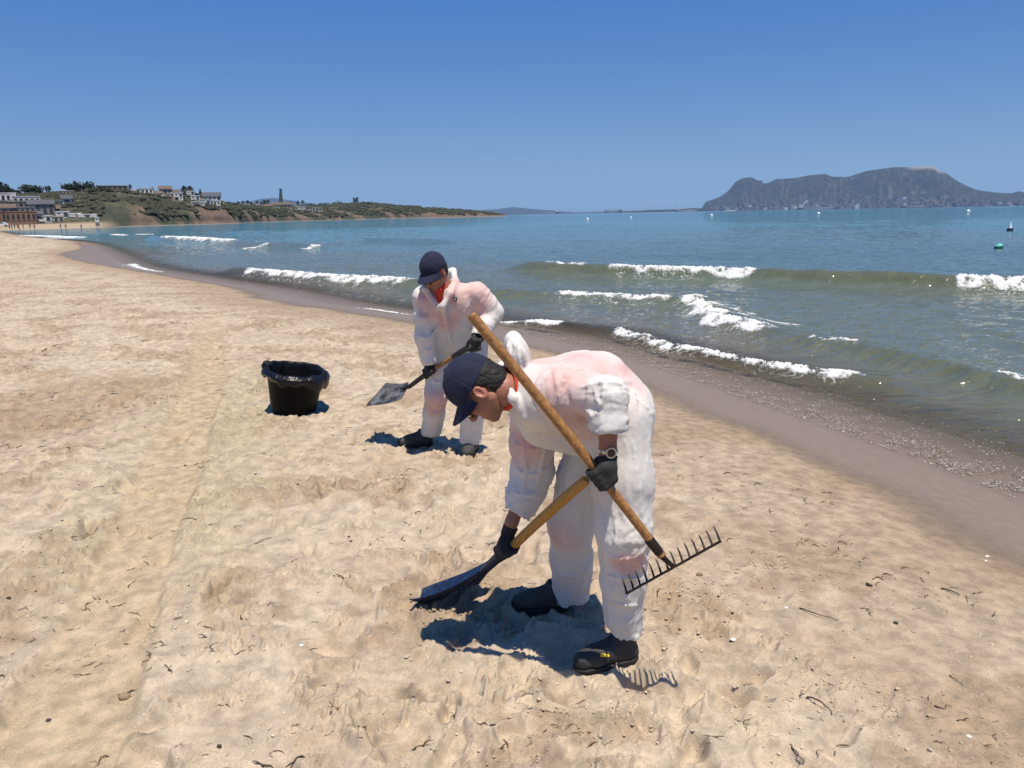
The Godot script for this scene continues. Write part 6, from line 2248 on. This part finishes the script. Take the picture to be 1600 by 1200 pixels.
var rock_rows := []
func far_mountains() -> void:
	rock_rows = [[13.71, 28.7], [14.00, 94.5], [14.56, 117.9], [15.11, 153.5], [15.49, 195.7], [15.89, 271.4], [16.18, 304.0], [16.52, 318.0], [17.02, 321.9], [17.37, 290.0], [17.71, 285.6], [17.78, 257.9], [18.09, 262.7], [18.62, 296.9], [19.73, 301.1], [20.73, 323.5], [21.73, 330.6], [22.14, 302.0], [23.12, 297.3], [24.26, 346.9], [25.38, 363.8], [25.75, 370.3], [27.04, 365.5], [27.76, 372.5], [28.13, 361.8], [28.36, 329.6], [28.88, 296.0], [29.37, 237.6], [30.00, 184.4], [30.54, 148.7], [31.07, 129.9], [31.75, 116.1], [32.42, 107.9], [32.80, 125.3], [33.14, 110.4], [34.70, 72.1], [36.88, 17.2], [38.65, -3.7]]
	massif("rock_mountain", "long dark rock mountain with a town along its foot across the bay", rock_rows, 7400.0, 8200.0, rock_rows[0][0], rock_rows[-1][0], 620, 60, 3.0, true)
	var low := [[-19.37, 259.3], [-17.68, 327.9], [-16.62, 361.9], [-15.77, 333.4], [-13.86, 242.6], [-11.65, 256.8], [-10.08, 273.2], [-8.06, 200.8], [-5.34, 69.3], [-1.17, 96.5], [0.22, 134.9], [1.61, 95.9], [4.86, 15.9], [9.43, 18.6], [13.45, 33.7]]
	massif("distant_mountains", "faint pale mountains on the horizon beyond the headland", low, 12600.0, 14000.0, low[0][0], low[-1][0], 200, 14, 9.0, false)
	var flat := [[-0.71, 9.3], [0.91, 3.2], [2.54, -0.1], [4.86, 3.3], [7.61, 8.5], [10.33, 18.9], [12.12, 20.4], [13.23, 28.7], [14.32, 20.9]]
	massif("low_shore", "thin dark line of far shore with harbour works", flat, 6850.0, 6900.0, flat[0][0], flat[-1][0], 120, 6, 5.0, false)
	# the town at the foot of the mountain: too small to count
	var bx := MB.new()
	bx.box(Transform3D(Basis.IDENTITY, Vector3(0, 0.5, 0)), Vector3.ONE)
	var me := bx.mesh()
	me.surface_set_material(0, vmat(0.85))
	var mm := MultiMesh.new()
	mm.transform_format = MultiMesh.TRANSFORM_3D
	mm.use_colors = true
	mm.mesh = me
	var where := []
	var tint := []
	var r := RandomNumberGenerator.new()
	r.seed = 77
	for k in 1700:
		var a := r.randf_range(13.9, 36.0)
		var s := pow(r.randf(), 1.8) * 0.30
		if nz.get_noise_2d(a * 1.6, s * 9.0) < -0.12 or (s > 0.16 and nz.get_noise_2d(a * 3.0, 4.0) < 0.1):
			continue
		var q := lerpf(7395.0, 8200.0, s)
		var w := rows_at(rock_rows, a)
		var y: float = SEA + (w[1] - SEA) * pow(s, 1.15)
		var c := Color(0.12, 0.095, 0.088).lerp(Color(0.23, 0.21, 0.195), r.randf())
		if r.randf() < 0.05: c = Color(0.5, 0.5, 0.5)
		where.append(Transform3D(Basis(Vector3.UP, r.randf() * 0.5).scaled(Vector3(r.randf_range(12, 45), r.randf_range(10, 30), 20)), Vector3(q * sin(deg_to_rad(a)), y - 4.0, -q * cos(deg_to_rad(a)))))
		tint.append(c)
	scatter("far_town", mm, where, tint, "pale specks of a town spread along the foot of the mountain", "town")


func ship(at: Vector3, l: float, h: float, label: String, hull: Color, tall: float, aft: float) -> void:
	var o := thing("ship", at, label, "ship")
	o.rotation.y = atan2(-at.x, -at.z)
	var b := MB.new()
	b.sheet(13, 4, func(i: int, j: int) -> Vector3:
		var t := i / 12.0
		var w: float = l * 0.07 * sin(PI * clampf(0.12 + t * 0.88, 0, 1))
		return Vector3((t - 0.5) * l * (0.94 + 0.06 * j / 3.0), [-1.0, h, h, -1.0][j], w if j < 2 else -w))
	local(b, "hull", mat(hull, 0.6), o)
	var s := MB.new()
	s.box(Transform3D(Basis.IDENTITY, Vector3(aft * l * 0.40, h + tall * 0.5, 0)), Vector3(l * 0.10, tall, l * 0.11), 0.5)
	local(s, "deckhouse", paint_mat("white"), o)
	var f := MB.new()
	f.tube([Vector3(aft * l * 0.43, h + tall, 0), Vector3(aft * l * 0.43, h + tall * 1.35, 0)], [l * 0.018, l * 0.015], 10)
	local(f, "funnel", mat(Color(0.1, 0.06, 0.06), 0.7), o)


func buoy(at: Vector3, r: float, col: Color, label: String, kind: int) -> void:
	at.y = water_y(at.x, at.z, inland(at.x, at.z))
	var o := thing("buoy", at, label, "buoy")
	var b := MB.new()
	if kind == 0:
		b.ball(Vector3(0, r * 0.45, 0), Vector3(r, r * 0.95, r), 16, 10)
		local(b, "float", mat(col, 0.5), o)
		var e := MB.new()
		e.tube([Vector3(0, r * 1.3, 0), Vector3(0, r * 1.75, 0)], [r * 0.16, r * 0.12], 8)
		local(e, "ring", mat(col, 0.5), o)
	else:
		b.tube([Vector3(0, -0.2, 0), Vector3(0, r * 0.75, 0), Vector3(0, r * 0.9, 0)], [r, r, r * 0.85], 18)
		local(b, "float", mat(col, 0.55), o)
		var e := MB.new()
		if kind == 1:
			e.tube([Vector3(0, r * 0.9, 0), Vector3(0, r * 1.5, 0), Vector3(0, r * 3.2, 0)], [r * 0.5, r * 0.4, r * 0.05], 14)
			local(e, "cone", mat(Color(0.8, 0.8, 0.8), 0.5), o)
		else:
			e.sheet(18, 5, func(i: int, j: int) -> Vector3:
				var w := TAU * i / 18.0
				return Vector3(cos(w) * r * [0.95, 0.9, 0.7, 0.4, 0.0][j], r * [0.9, 1.15, 1.35, 1.5, 1.55][j] + 0.25 * r * cos(w) * (1.0 - j * 0.22), sin(w) * r * [0.95, 0.9, 0.7, 0.4, 0.0][j]), true)
			local(e, "lid", mat(Color(0.10, 0.42, 0.36), 0.4), o)


func water_things() -> void:
	buoy(Vector3(25.584, -0.400, -40.789), 0.21, Color(0.012, 0.075, 0.055), "green barrel buoy, nearer of the two at the right edge", 2)
	buoy(Vector3(44.543, -0.400, -69.677), 0.26, Color(0.010, 0.022, 0.04), "dark buoy with a white cone on top, beyond the green one", 1)
	buoy(Vector3(90.009, -0.400, -349.797), 0.6, Color(0.82, 0.82, 0.82), "white buoy in front of the left foot of the mountain", 0)
	buoy(Vector3(130.659, -0.400, -332.364), 0.6, Color(0.82, 0.82, 0.82), "white buoy in front of the middle of the mountain", 0)
	buoy(Vector3(181.193, -0.400, -310.560), 0.7, Color(0.82, 0.82, 0.82), "largest white buoy, in front of the right end of the mountain", 0)
	buoy(Vector3(26.185, -0.400, -262.909), 0.42, Color(0.82, 0.82, 0.82), "white buoy right of the end of the headland", 0)
	buoy(Vector3(46.530, -0.400, -300.404), 0.42, Color(0.82, 0.82, 0.82), "white buoy between the headland and the mountain", 0)
	var y := SEA
	var p := Vector3(2553.696, 5.308, -6517.564); p.y = y
	ship(p, 330, 15, "long dark tanker lying before the middle of the mountain", Color(0.03, 0.035, 0.05), 26, -1.0)
	p = Vector3(3213.871, 6.685, -6218.604); p.y = y
	ship(p, 210, 14, "dark cargo ship before the high end of the mountain", Color(0.035, 0.035, 0.05), 22, -1.0)
	p = Vector3(1896.348, 2.083, -6738.239); p.y = y
	ship(p, 110, 6, "small pale ship before the left foot of the mountain", Color(0.30, 0.30, 0.30), 14, 1.0)
	p = Vector3(345.611, -3.543, -6691.080); p.y = y
	ship(p, 160, 14, "dark ship nearest the tip of the headland", Color(0.05, 0.06, 0.09), 22, 1.0)
	p = Vector3(877.116, -4.705, -6642.339); p.y = y
	ship(p, 150, 24, "high sided ship halfway along the far shore", Color(0.08, 0.10, 0.14), 10, 1.0)
	p = Vector3(1483.182, 8.130, -6533.772); p.y = y
	ship(p, 210, 13, "flat dark ship left of the mountain", Color(0.08, 0.07, 0.08), 22, -1.0)
	p = Vector3(3408.863, -2.474, -6113.890); p.y = y


# ------------------------------------------------------------------ what lies on the sand
func twig_mesh(pts: Array, r: float) -> MB:
	var mb := MB.new()
	var rr := []
	for i in pts.size():
		rr.append(r * (1.0 - 0.6 * i / (pts.size() - 1.0)))
	mb.tube(pts, rr, 6, true, 0.15)
	return mb


func litter() -> void:
	var r := RandomNumberGenerator.new()
	r.seed = 2024
	# strands of dry weed
	for sort in 3:
		var weeds := MultiMesh.new()
		var shapes := MB.new()
		var pts := []
		for i in 7:
			var t := (i - 3) / 6.0
			pts.append([Vector3(t, 0.03 * sin(i * 1.7), 0.05 * sin(i * 2.4)), Vector3(t * 0.9, 0.02 * sin(i * 1.1), 0.9 * t * t - 0.1), Vector3(t, 0.05 * sin(i * 2.0), 0.16 * sin(i * 1.2 + 1.0))][sort])
		shapes.tube(pts, [0.012, 0.024, 0.034, 0.030, 0.026, 0.020, 0.006], 5, true, 0.35)
		if sort == 0:
			shapes.tube([pts[3], pts[3] + Vector3(0.14, 0.03, 0.13), pts[3] + Vector3(0.24, 0.02, 0.30)], [0.014, 0.012, 0.004], 5)
		var a := shapes.mesh()
		a.surface_set_material(0, vmat(0.9))
		weeds.transform_format = MultiMesh.TRANSFORM_3D
		weeds.use_colors = true
		weeds.mesh = a
		var put_at := []
		var dye := []
		while put_at.size() < 1300:
			var q := pow(r.randf(), 0.75) * 26.0 + 1.6
			var t := deg_to_rad(r.randf_range(-40.0, 36.0))
			var x := q * sin(t)
			var z := -q * cos(t)
			var d := inland(x, z)
			if d < wet_width(x, z) + 0.5:
				continue
			if 0.8 * nz.get_noise_2d(x * 0.5 + 5.0 + z * 0.2, z * 1.3) + 0.5 * nz.get_noise_2d(x * 3.0, z * 5.0) < r.randf_range(-0.1, 0.7):
				continue
			var l := 0.018 + 0.085 * pow(r.randf(), 2.8)
			var b := Basis(Vector3.UP, 0.5 + 0.9 * r.randfn()) * Basis(Vector3.RIGHT, r.randfn() * 0.5) * Basis(Vector3.BACK, r.randfn() * 0.07)
			put_at.append(Transform3D(b.scaled_local(Vector3(l, l * r.randf_range(0.8, 1.5), l * r.randf_range(0.8, 1.4))), Vector3(x, ground_y(x, z) + 0.003, z)))
			dye.append(Color(0.0468, 0.0312, 0.02028).lerp(Color(0.2028, 0.1365, 0.078), pow(r.randf(), 1.4)))
		scatter(["weed_strands", "weed_hooks", "weed_threads"][sort], weeds, put_at, dye, ["short forked strands of dry weed strewn over the sand", "small hooked bits of dry weed strewn over the sand", "wavy dark threads of dry weed strewn over the sand"][sort], "seaweed")
	var where := []
	var tint := []
	# shell fragments
	var sm_ := MB.new()
	sm_.ball(Vector3.ZERO, Vector3(1.0, 0.35, 0.8), 7, 4, 0.2, 2.0)
	var sh := sm_.mesh()
	sh.surface_set_material(0, vmat(0.6))
	var shells := MultiMesh.new()
	shells.transform_format = MultiMesh.TRANSFORM_3D
	shells.use_colors = true
	shells.mesh = sh
	where = []
	tint = []
	while where.size() < 5200:
		var x := 0.0
		var z := 0.0
		if r.randf() < 0.45:
			z = -3.2 - 6.0 * r.randf()
			x = -2.55 + 0.25 * (z + 6.0) + r.randfn() * 0.42
		else:
			var q := pow(r.randf(), 0.8) * 14.0 + 1.6
			var t := deg_to_rad(r.randf_range(-42.0, 40.0))
			x = q * sin(t)
			z = -q * cos(t)
		var d := inland(x, z)
		if d < 0.25 or r.randf() < 0.6 * sm(2.5, 1.0, d):
			continue
		var s := 0.0014 + 0.0045 * pow(r.randf(), 4.0)
		where.append(Transform3D(Basis(Vector3(r.randfn(), r.randfn() * 2.0, r.randfn()).normalized(), r.randf() * TAU).scaled_local(Vector3.ONE * s), Vector3(x, ground_y(x, z) + s * 0.3, z)))
		var k := r.randf()
		tint.append(Color(0.5616, 0.5304, 0.468) if k < 0.6 else (Color(0.429, 0.312, 0.2106) if k < 0.9 else Color(0.078, 0.0702, 0.0624)))
	scatter("shell_grit", shells, where, tint, "tiny bits of shell and grit scattered on the sand", "shells")
	# lumps of sand
	var lm := MB.new()
	lm.ball(Vector3.ZERO, Vector3(1.0, 0.55, 0.8), 8, 5, 0.42, 0.6)
	var lu := lm.mesh()
	lu.surface_set_material(0, vmat(1.0))
	var lumps := MultiMesh.new()
	lumps.transform_format = MultiMesh.TRANSFORM_3D
	lumps.use_colors = true
	lumps.mesh = lu
	where = []
	tint = []
	while where.size() < 14000:
		var q := pow(r.randf(), 0.8) * 13.0 + 1.5
		var t := deg_to_rad(r.randf_range(-42.0, 40.0))
		var x := q * sin(t)
		var z := -q * cos(t)
		var d := inland(x, z)
		if d < wet_width(x, z) + 0.9:
			continue
		if sm(-0.15, 0.45, nz.get_noise_2d(x * 0.8 - 60.0, z * 0.8 + 9.0)) + 0.25 < r.randf() or track(x, z) > 0.2:
			continue
		var s := 0.0020 + 0.008 * pow(r.randf(), 4.0)
		where.append(Transform3D(Basis(Vector3.UP, r.randf() * TAU).scaled_local(Vector3(s, s * r.randf_range(0.6, 1.1), s)), Vector3(x, ground_y(x, z) + s * 0.1, z)))
		var c := sand_color(x, z, d, 0.0)
		tint.append(c * r.randf_range(0.72, 1.0))
	for spot in [[Vector2(0.91, -3.61), 0.16, 500], [Vector2(0.59, -3.16), 0.14, 200], [Vector2(-0.26, -3.27), 0.16, 320], [Vector2(1.23, -2.74), 0.22, 420], [Vector2(1.30, -3.86), 0.16, 260], [Vector2(-1.13, -5.36), 0.22, 260], [Vector2(-0.58, -5.96), 0.20, 240], [Vector2(0.17, -2.57), 0.25, 380], [Vector2(-0.70, -4.02), 0.2, 240]]:
		for k in int(spot[2] * 0.8):
			var x: float = spot[0].x + r.randfn() * spot[1]
			var z: float = spot[0].y + r.randfn() * spot[1] * 0.6
			var s := 0.0018 + 0.009 * pow(r.randf(), 4.0)
			where.append(Transform3D(Basis(Vector3.UP, r.randf() * TAU).scaled_local(Vector3(s, s * r.randf_range(0.6, 1.1), s)), Vector3(x, ground_y(x, z) + s * 0.2, z)))
			tint.append(sand_color(x, z, inland(x, z), 0.0).lerp(Color(0.25, 0.175, 0.11), 0.15 + 0.45 * r.randf()))
	scatter("sand_clods", lumps, where, tint, "small crumbled clods of sand in the trampled patches", "sand clods")
	# bubbles and grit rolling in the last wash
	var bb := MultiMesh.new()
	bb.transform_format = MultiMesh.TRANSFORM_3D
	bb.use_colors = true
	var bm := MB.new()
	bm.ball(Vector3.ZERO, Vector3(1.0, 0.5, 1.0), 7, 4)
	var bme := bm.mesh()
	bme.surface_set_material(0, vmat(0.25))
	bb.mesh = bme
	where = []
	tint = []
	while where.size() < 30000:
		var z := -3.5 - 13.0 * pow(r.randf(), 1.4)
		var k := (20.0 - z) * 2.0
		var i := int(k)
		var u := absf(r.randfn()) * 0.50 - 0.06
		var x := lerpf(shore[i], shore[i + 1], k - i) + u / shore_c[i]
		var d := inland(x, z)
		if nz.get_noise_2d(x * 3.0, z * 3.0) + 0.5 * nz.get_noise_2d(x * 9.0, z * 9.0) < r.randf_range(-0.35, 0.35):
			continue
		var s := 0.0018 + 0.0045 * pow(r.randf(), 3.0)
		where.append(Transform3D(Basis(Vector3.UP, r.randf() * TAU).scaled_local(Vector3(s * 1.4, s, s)), Vector3(x, water_y(x, z, d) + s * 0.1, z)))
		tint.append([Color(0.546, 0.5304, 0.4836), Color(0.2652, 0.2028, 0.1326), Color(0.117, 0.0858, 0.0585)][r.randi() % 3])
	scatter("wash_bubbles", bb, where, tint, "bubbles and grit along the edge of the water", "foam bubbles")
	# single sticks, shells and stones
	var bark := mat(Color(0.060, 0.040, 0.026), 0.85)
	var pale := mat(Color(0.46, 0.36, 0.22), 0.8)
	var sticks := [
		[Vector2(-0.94, -3.70), Vector2(-0.89, -3.66), Vector2(-0.84, -3.61), 0.0040, 0.03, bark, "dark forked twig lying on the sand left of the blue shovel"],
		[Vector2(-0.86, -3.61), Vector2(-0.85, -3.67), Vector2(-0.86, -3.76), 0.0035, 0.02, bark, "short dark twig crossing the forked twig left of the blue shovel"],
		[Vector2(-6.76, -10.96), Vector2(-6.81, -11.29), Vector2(-6.78, -11.51), 0.012, 0.02, pale, "pale piece of driftwood beside the wheel track on the left"],
		[Vector2(1.83, -3.69), Vector2(1.84, -3.68), Vector2(1.85, -3.67), 0.009, 0.0, bark, "short thick dark stick on the smooth sand right of the rake"],
		[Vector2(2.22, -3.69), Vector2(2.26, -3.66), Vector2(2.28, -3.62), 0.0045, 0.01, bark, "thin brown stick near the wet sand on the right"],
		[Vector2(1.37, -3.40), Vector2(1.41, -3.30), Vector2(1.52, -3.29), 0.0032, 0.02, bark, "long thin bent twig right of the standing boot"],
		[Vector2(1.14, -2.70), Vector2(1.19, -2.66), Vector2(1.20, -2.59), 0.0040, 0.03, bark, "curved dark twig low on the right"],
		[Vector2(0.98, -2.44), Vector2(0.99, -2.38), Vector2(0.99, -2.32), 0.0028, 0.01, bark, "long straight twig near the bottom right"],
		[Vector2(1.80, -2.87), Vector2(1.81, -2.83), Vector2(1.82, -2.80), 0.0022, 0.01, bark, "hair thin twig on the right below the brown stick"],
		[Vector2(-1.49, -3.99), Vector2(-1.48, -4.11), Vector2(-1.41, -4.19), 0.0035, 0.01, bark, "thin curved twig left of the middle"],
		[Vector2(-0.07, -4.81), Vector2(-0.01, -4.88), Vector2(0.04, -4.98), 0.003, 0.02, bark, "small twig just behind the bent person's far hand"],
		[Vector2(-4.33, -7.10), Vector2(-4.26, -7.17), Vector2(-4.00, -6.97), 0.004, 0.015, bark, "brown strand lying across the wheel track"]]
	for s in sticks:
		var p0 := Vector3(s[0].x, ground_y(s[0].x, s[0].y) + s[3], s[0].y)
		var p1 := Vector3(s[1].x, ground_y(s[1].x, s[1].y) + s[3] + s[4], s[1].y)
		var p2 := Vector3(s[2].x, ground_y(s[2].x, s[2].y) + s[3], s[2].y)
		var q := []
		for i in 9:
			var t := i / 8.0
			q.append(p0.lerp(p1, t).lerp(p1.lerp(p2, t), t) + Vector3(0.004 * sin(i * 2.1), 0, 0.004 * cos(i * 1.7)))
		var o := put(twig_mesh(q, s[3]), "driftwood" if s[5] == pale else "twig", s[5])
		tag(o, s[6], "driftwood" if s[5] == pale else "twig", "sticks on the sand")
	var white := mat(Color(0.80, 0.77, 0.70), 0.45)
	for e in [[Vector2(0.96, -3.09), 0.011, "white shell right of the standing boot"], [Vector2(2.76, -4.17), 0.011, "white shell on the wet sand at the right edge"], [Vector2(2.71, -4.10), 0.008, "smaller white shell just below the one on the wet sand"], [Vector2(1.65, -2.47), 0.009, "white shell near the bottom right corner"], [Vector2(-0.09, -5.42), 0.010, "white shell on the sand behind the bent person's far arm"], [Vector2(1.31, -3.41), 0.008, "small white shell beside the long bent twig"], [Vector2(-0.94, -3.04), 0.009, "white shell fragment in the middle of the foreground"]]:
		var mb := MB.new()
		mb.sheet(16, 7, func(i: int, j: int) -> Vector3:
			var w := TAU * i / 16.0
			var k := j / 6.0
			var rr: float = e[1] * k * (1.0 + 0.08 * sin(w * 9.0) * k) * (1.0 if cos(w) > -0.5 else 0.8)
			return Vector3(e[0].x + cos(w) * rr * 1.15, ground_y(e[0].x, e[0].y) + e[1] * 0.5 * (1.0 - k * k) + 0.001, e[0].y + sin(w) * rr), true)
		var o := put(mb, "shell", white)
		tag(o, e[2], "shell", "shells on the sand")
	for e in [[Vector2(1.78, -3.28), 0.011, Color(0.05, 0.042, 0.036), "dark pebble right of the long bent twig"], [Vector2(-2.53, -5.67), 0.010, Color(0.04, 0.034, 0.03), "dark pebble left of and below the bucket"], [Vector2(-1.54, -2.69), 0.020, Color(0.25, 0.175, 0.115), "brown lump of sand in the lower left"], [Vector2(-2.50, -3.49), 0.010, Color(0.05, 0.042, 0.036), "dark pebble at the left edge"], [Vector2(-1.05, -2.37), 0.008, Color(0.05, 0.04, 0.034), "dark pebble near the bottom edge"], [Vector2(-1.77, -2.57), 0.009, Color(0.05, 0.04, 0.034), "dark pebble in the lower left corner"], [Vector2(0.97, -3.74), 0.016, Color(0.20, 0.135, 0.085), "brown lump of sand behind the rake's end"]]:
		var mb := MB.new()
		mb.ball(Vector3(e[0].x, ground_y(e[0].x, e[0].y) + e[1] * 0.25, e[0].y), Vector3(1.15, 0.75, 0.9) * e[1], 12, 8, 0.10, e[1] * 300.0)
		var o := put(mb, "pebble", mat(e[2], 0.85))
		tag(o, e[3], "pebble", "pebbles on the sand")


# ------------------------------------------------------------------
func _ready() -> void:
	var cam := Camera3D.new()
	cam.name = "camera"
	add_child(cam)
	cam.position = Vector3(0, 1.8, 0)
	cam.rotation_order = EULER_ORDER_YXZ
	cam.rotation = Vector3(deg_to_rad(-12.42), 0, deg_to_rad(-1.0))
	cam.fov = rad_to_deg(2.0 * atan(600.0 / 1203.0))
	cam.near = 0.05
	cam.far = 40000.0
	cam.current = true
	var env := Environment.new()
	env.background_mode = Environment.BG_SKY
	var skym := ProceduralSkyMaterial.new()
	skym.sky_top_color = Color(0.020, 0.132, 0.435).linear_to_srgb()
	skym.sky_horizon_color = Color(0.275, 0.415, 0.555).linear_to_srgb()
	skym.sky_curve = 0.088
	skym.ground_bottom_color = Color(0.075, 0.10, 0.11).linear_to_srgb()
	skym.ground_horizon_color = Color(0.15, 0.22, 0.31).linear_to_srgb()
	skym.sun_angle_max = 4.0
	var sky := Sky.new()
	sky.sky_material = skym
	env.sky = sky
	env.tonemap_mode = Environment.TONE_MAPPER_LINEAR
	env.tonemap_exposure = 1.24
	env.sdfgi_enabled = true
	env.ssao_enabled = true
	env.ssil_enabled = true
	env.fog_enabled = true
	env.fog_light_color = Color(0.38, 0.63, 1.0).linear_to_srgb()
	env.fog_density = 0.00005
	var we := WorldEnvironment.new()
	we.name = "environment"
	we.environment = env
	add_child(we)
	var sun := DirectionalLight3D.new()
	sun.name = "sun"
	add_child(sun)
	sun.look_at_from_position(Vector3.ZERO, Vector3(-0.14, -1.0, -0.26), Vector3.FORWARD)
	sun.light_energy = 1.6
	sun.light_color = Color(1.0, 0.955, 0.88)
	sun.light_angular_distance = 0.5
	sun.shadow_enabled = true

	nz.seed = 7
	nz.frequency = 1.0
	nz.noise_type = FastNoiseLite.TYPE_SIMPLEX_SMOOTH
	nz.fractal_type = FastNoiseLite.FRACTAL_NONE
	rng.seed = 99
	build_shore()
	build_prints()
	build_sand()
	build_wet()
	build_sea()
	build_headland()
	far_mountains()
	people_materials()
	near_worker()
	far_worker()
	tools()
	bucket()
	far_coast_things()
	car(Vector3(-172.175, 0.725, -267.357), "pale car parked on the far beach at the left edge")
	tiny_people()
	water_things()
	litter()
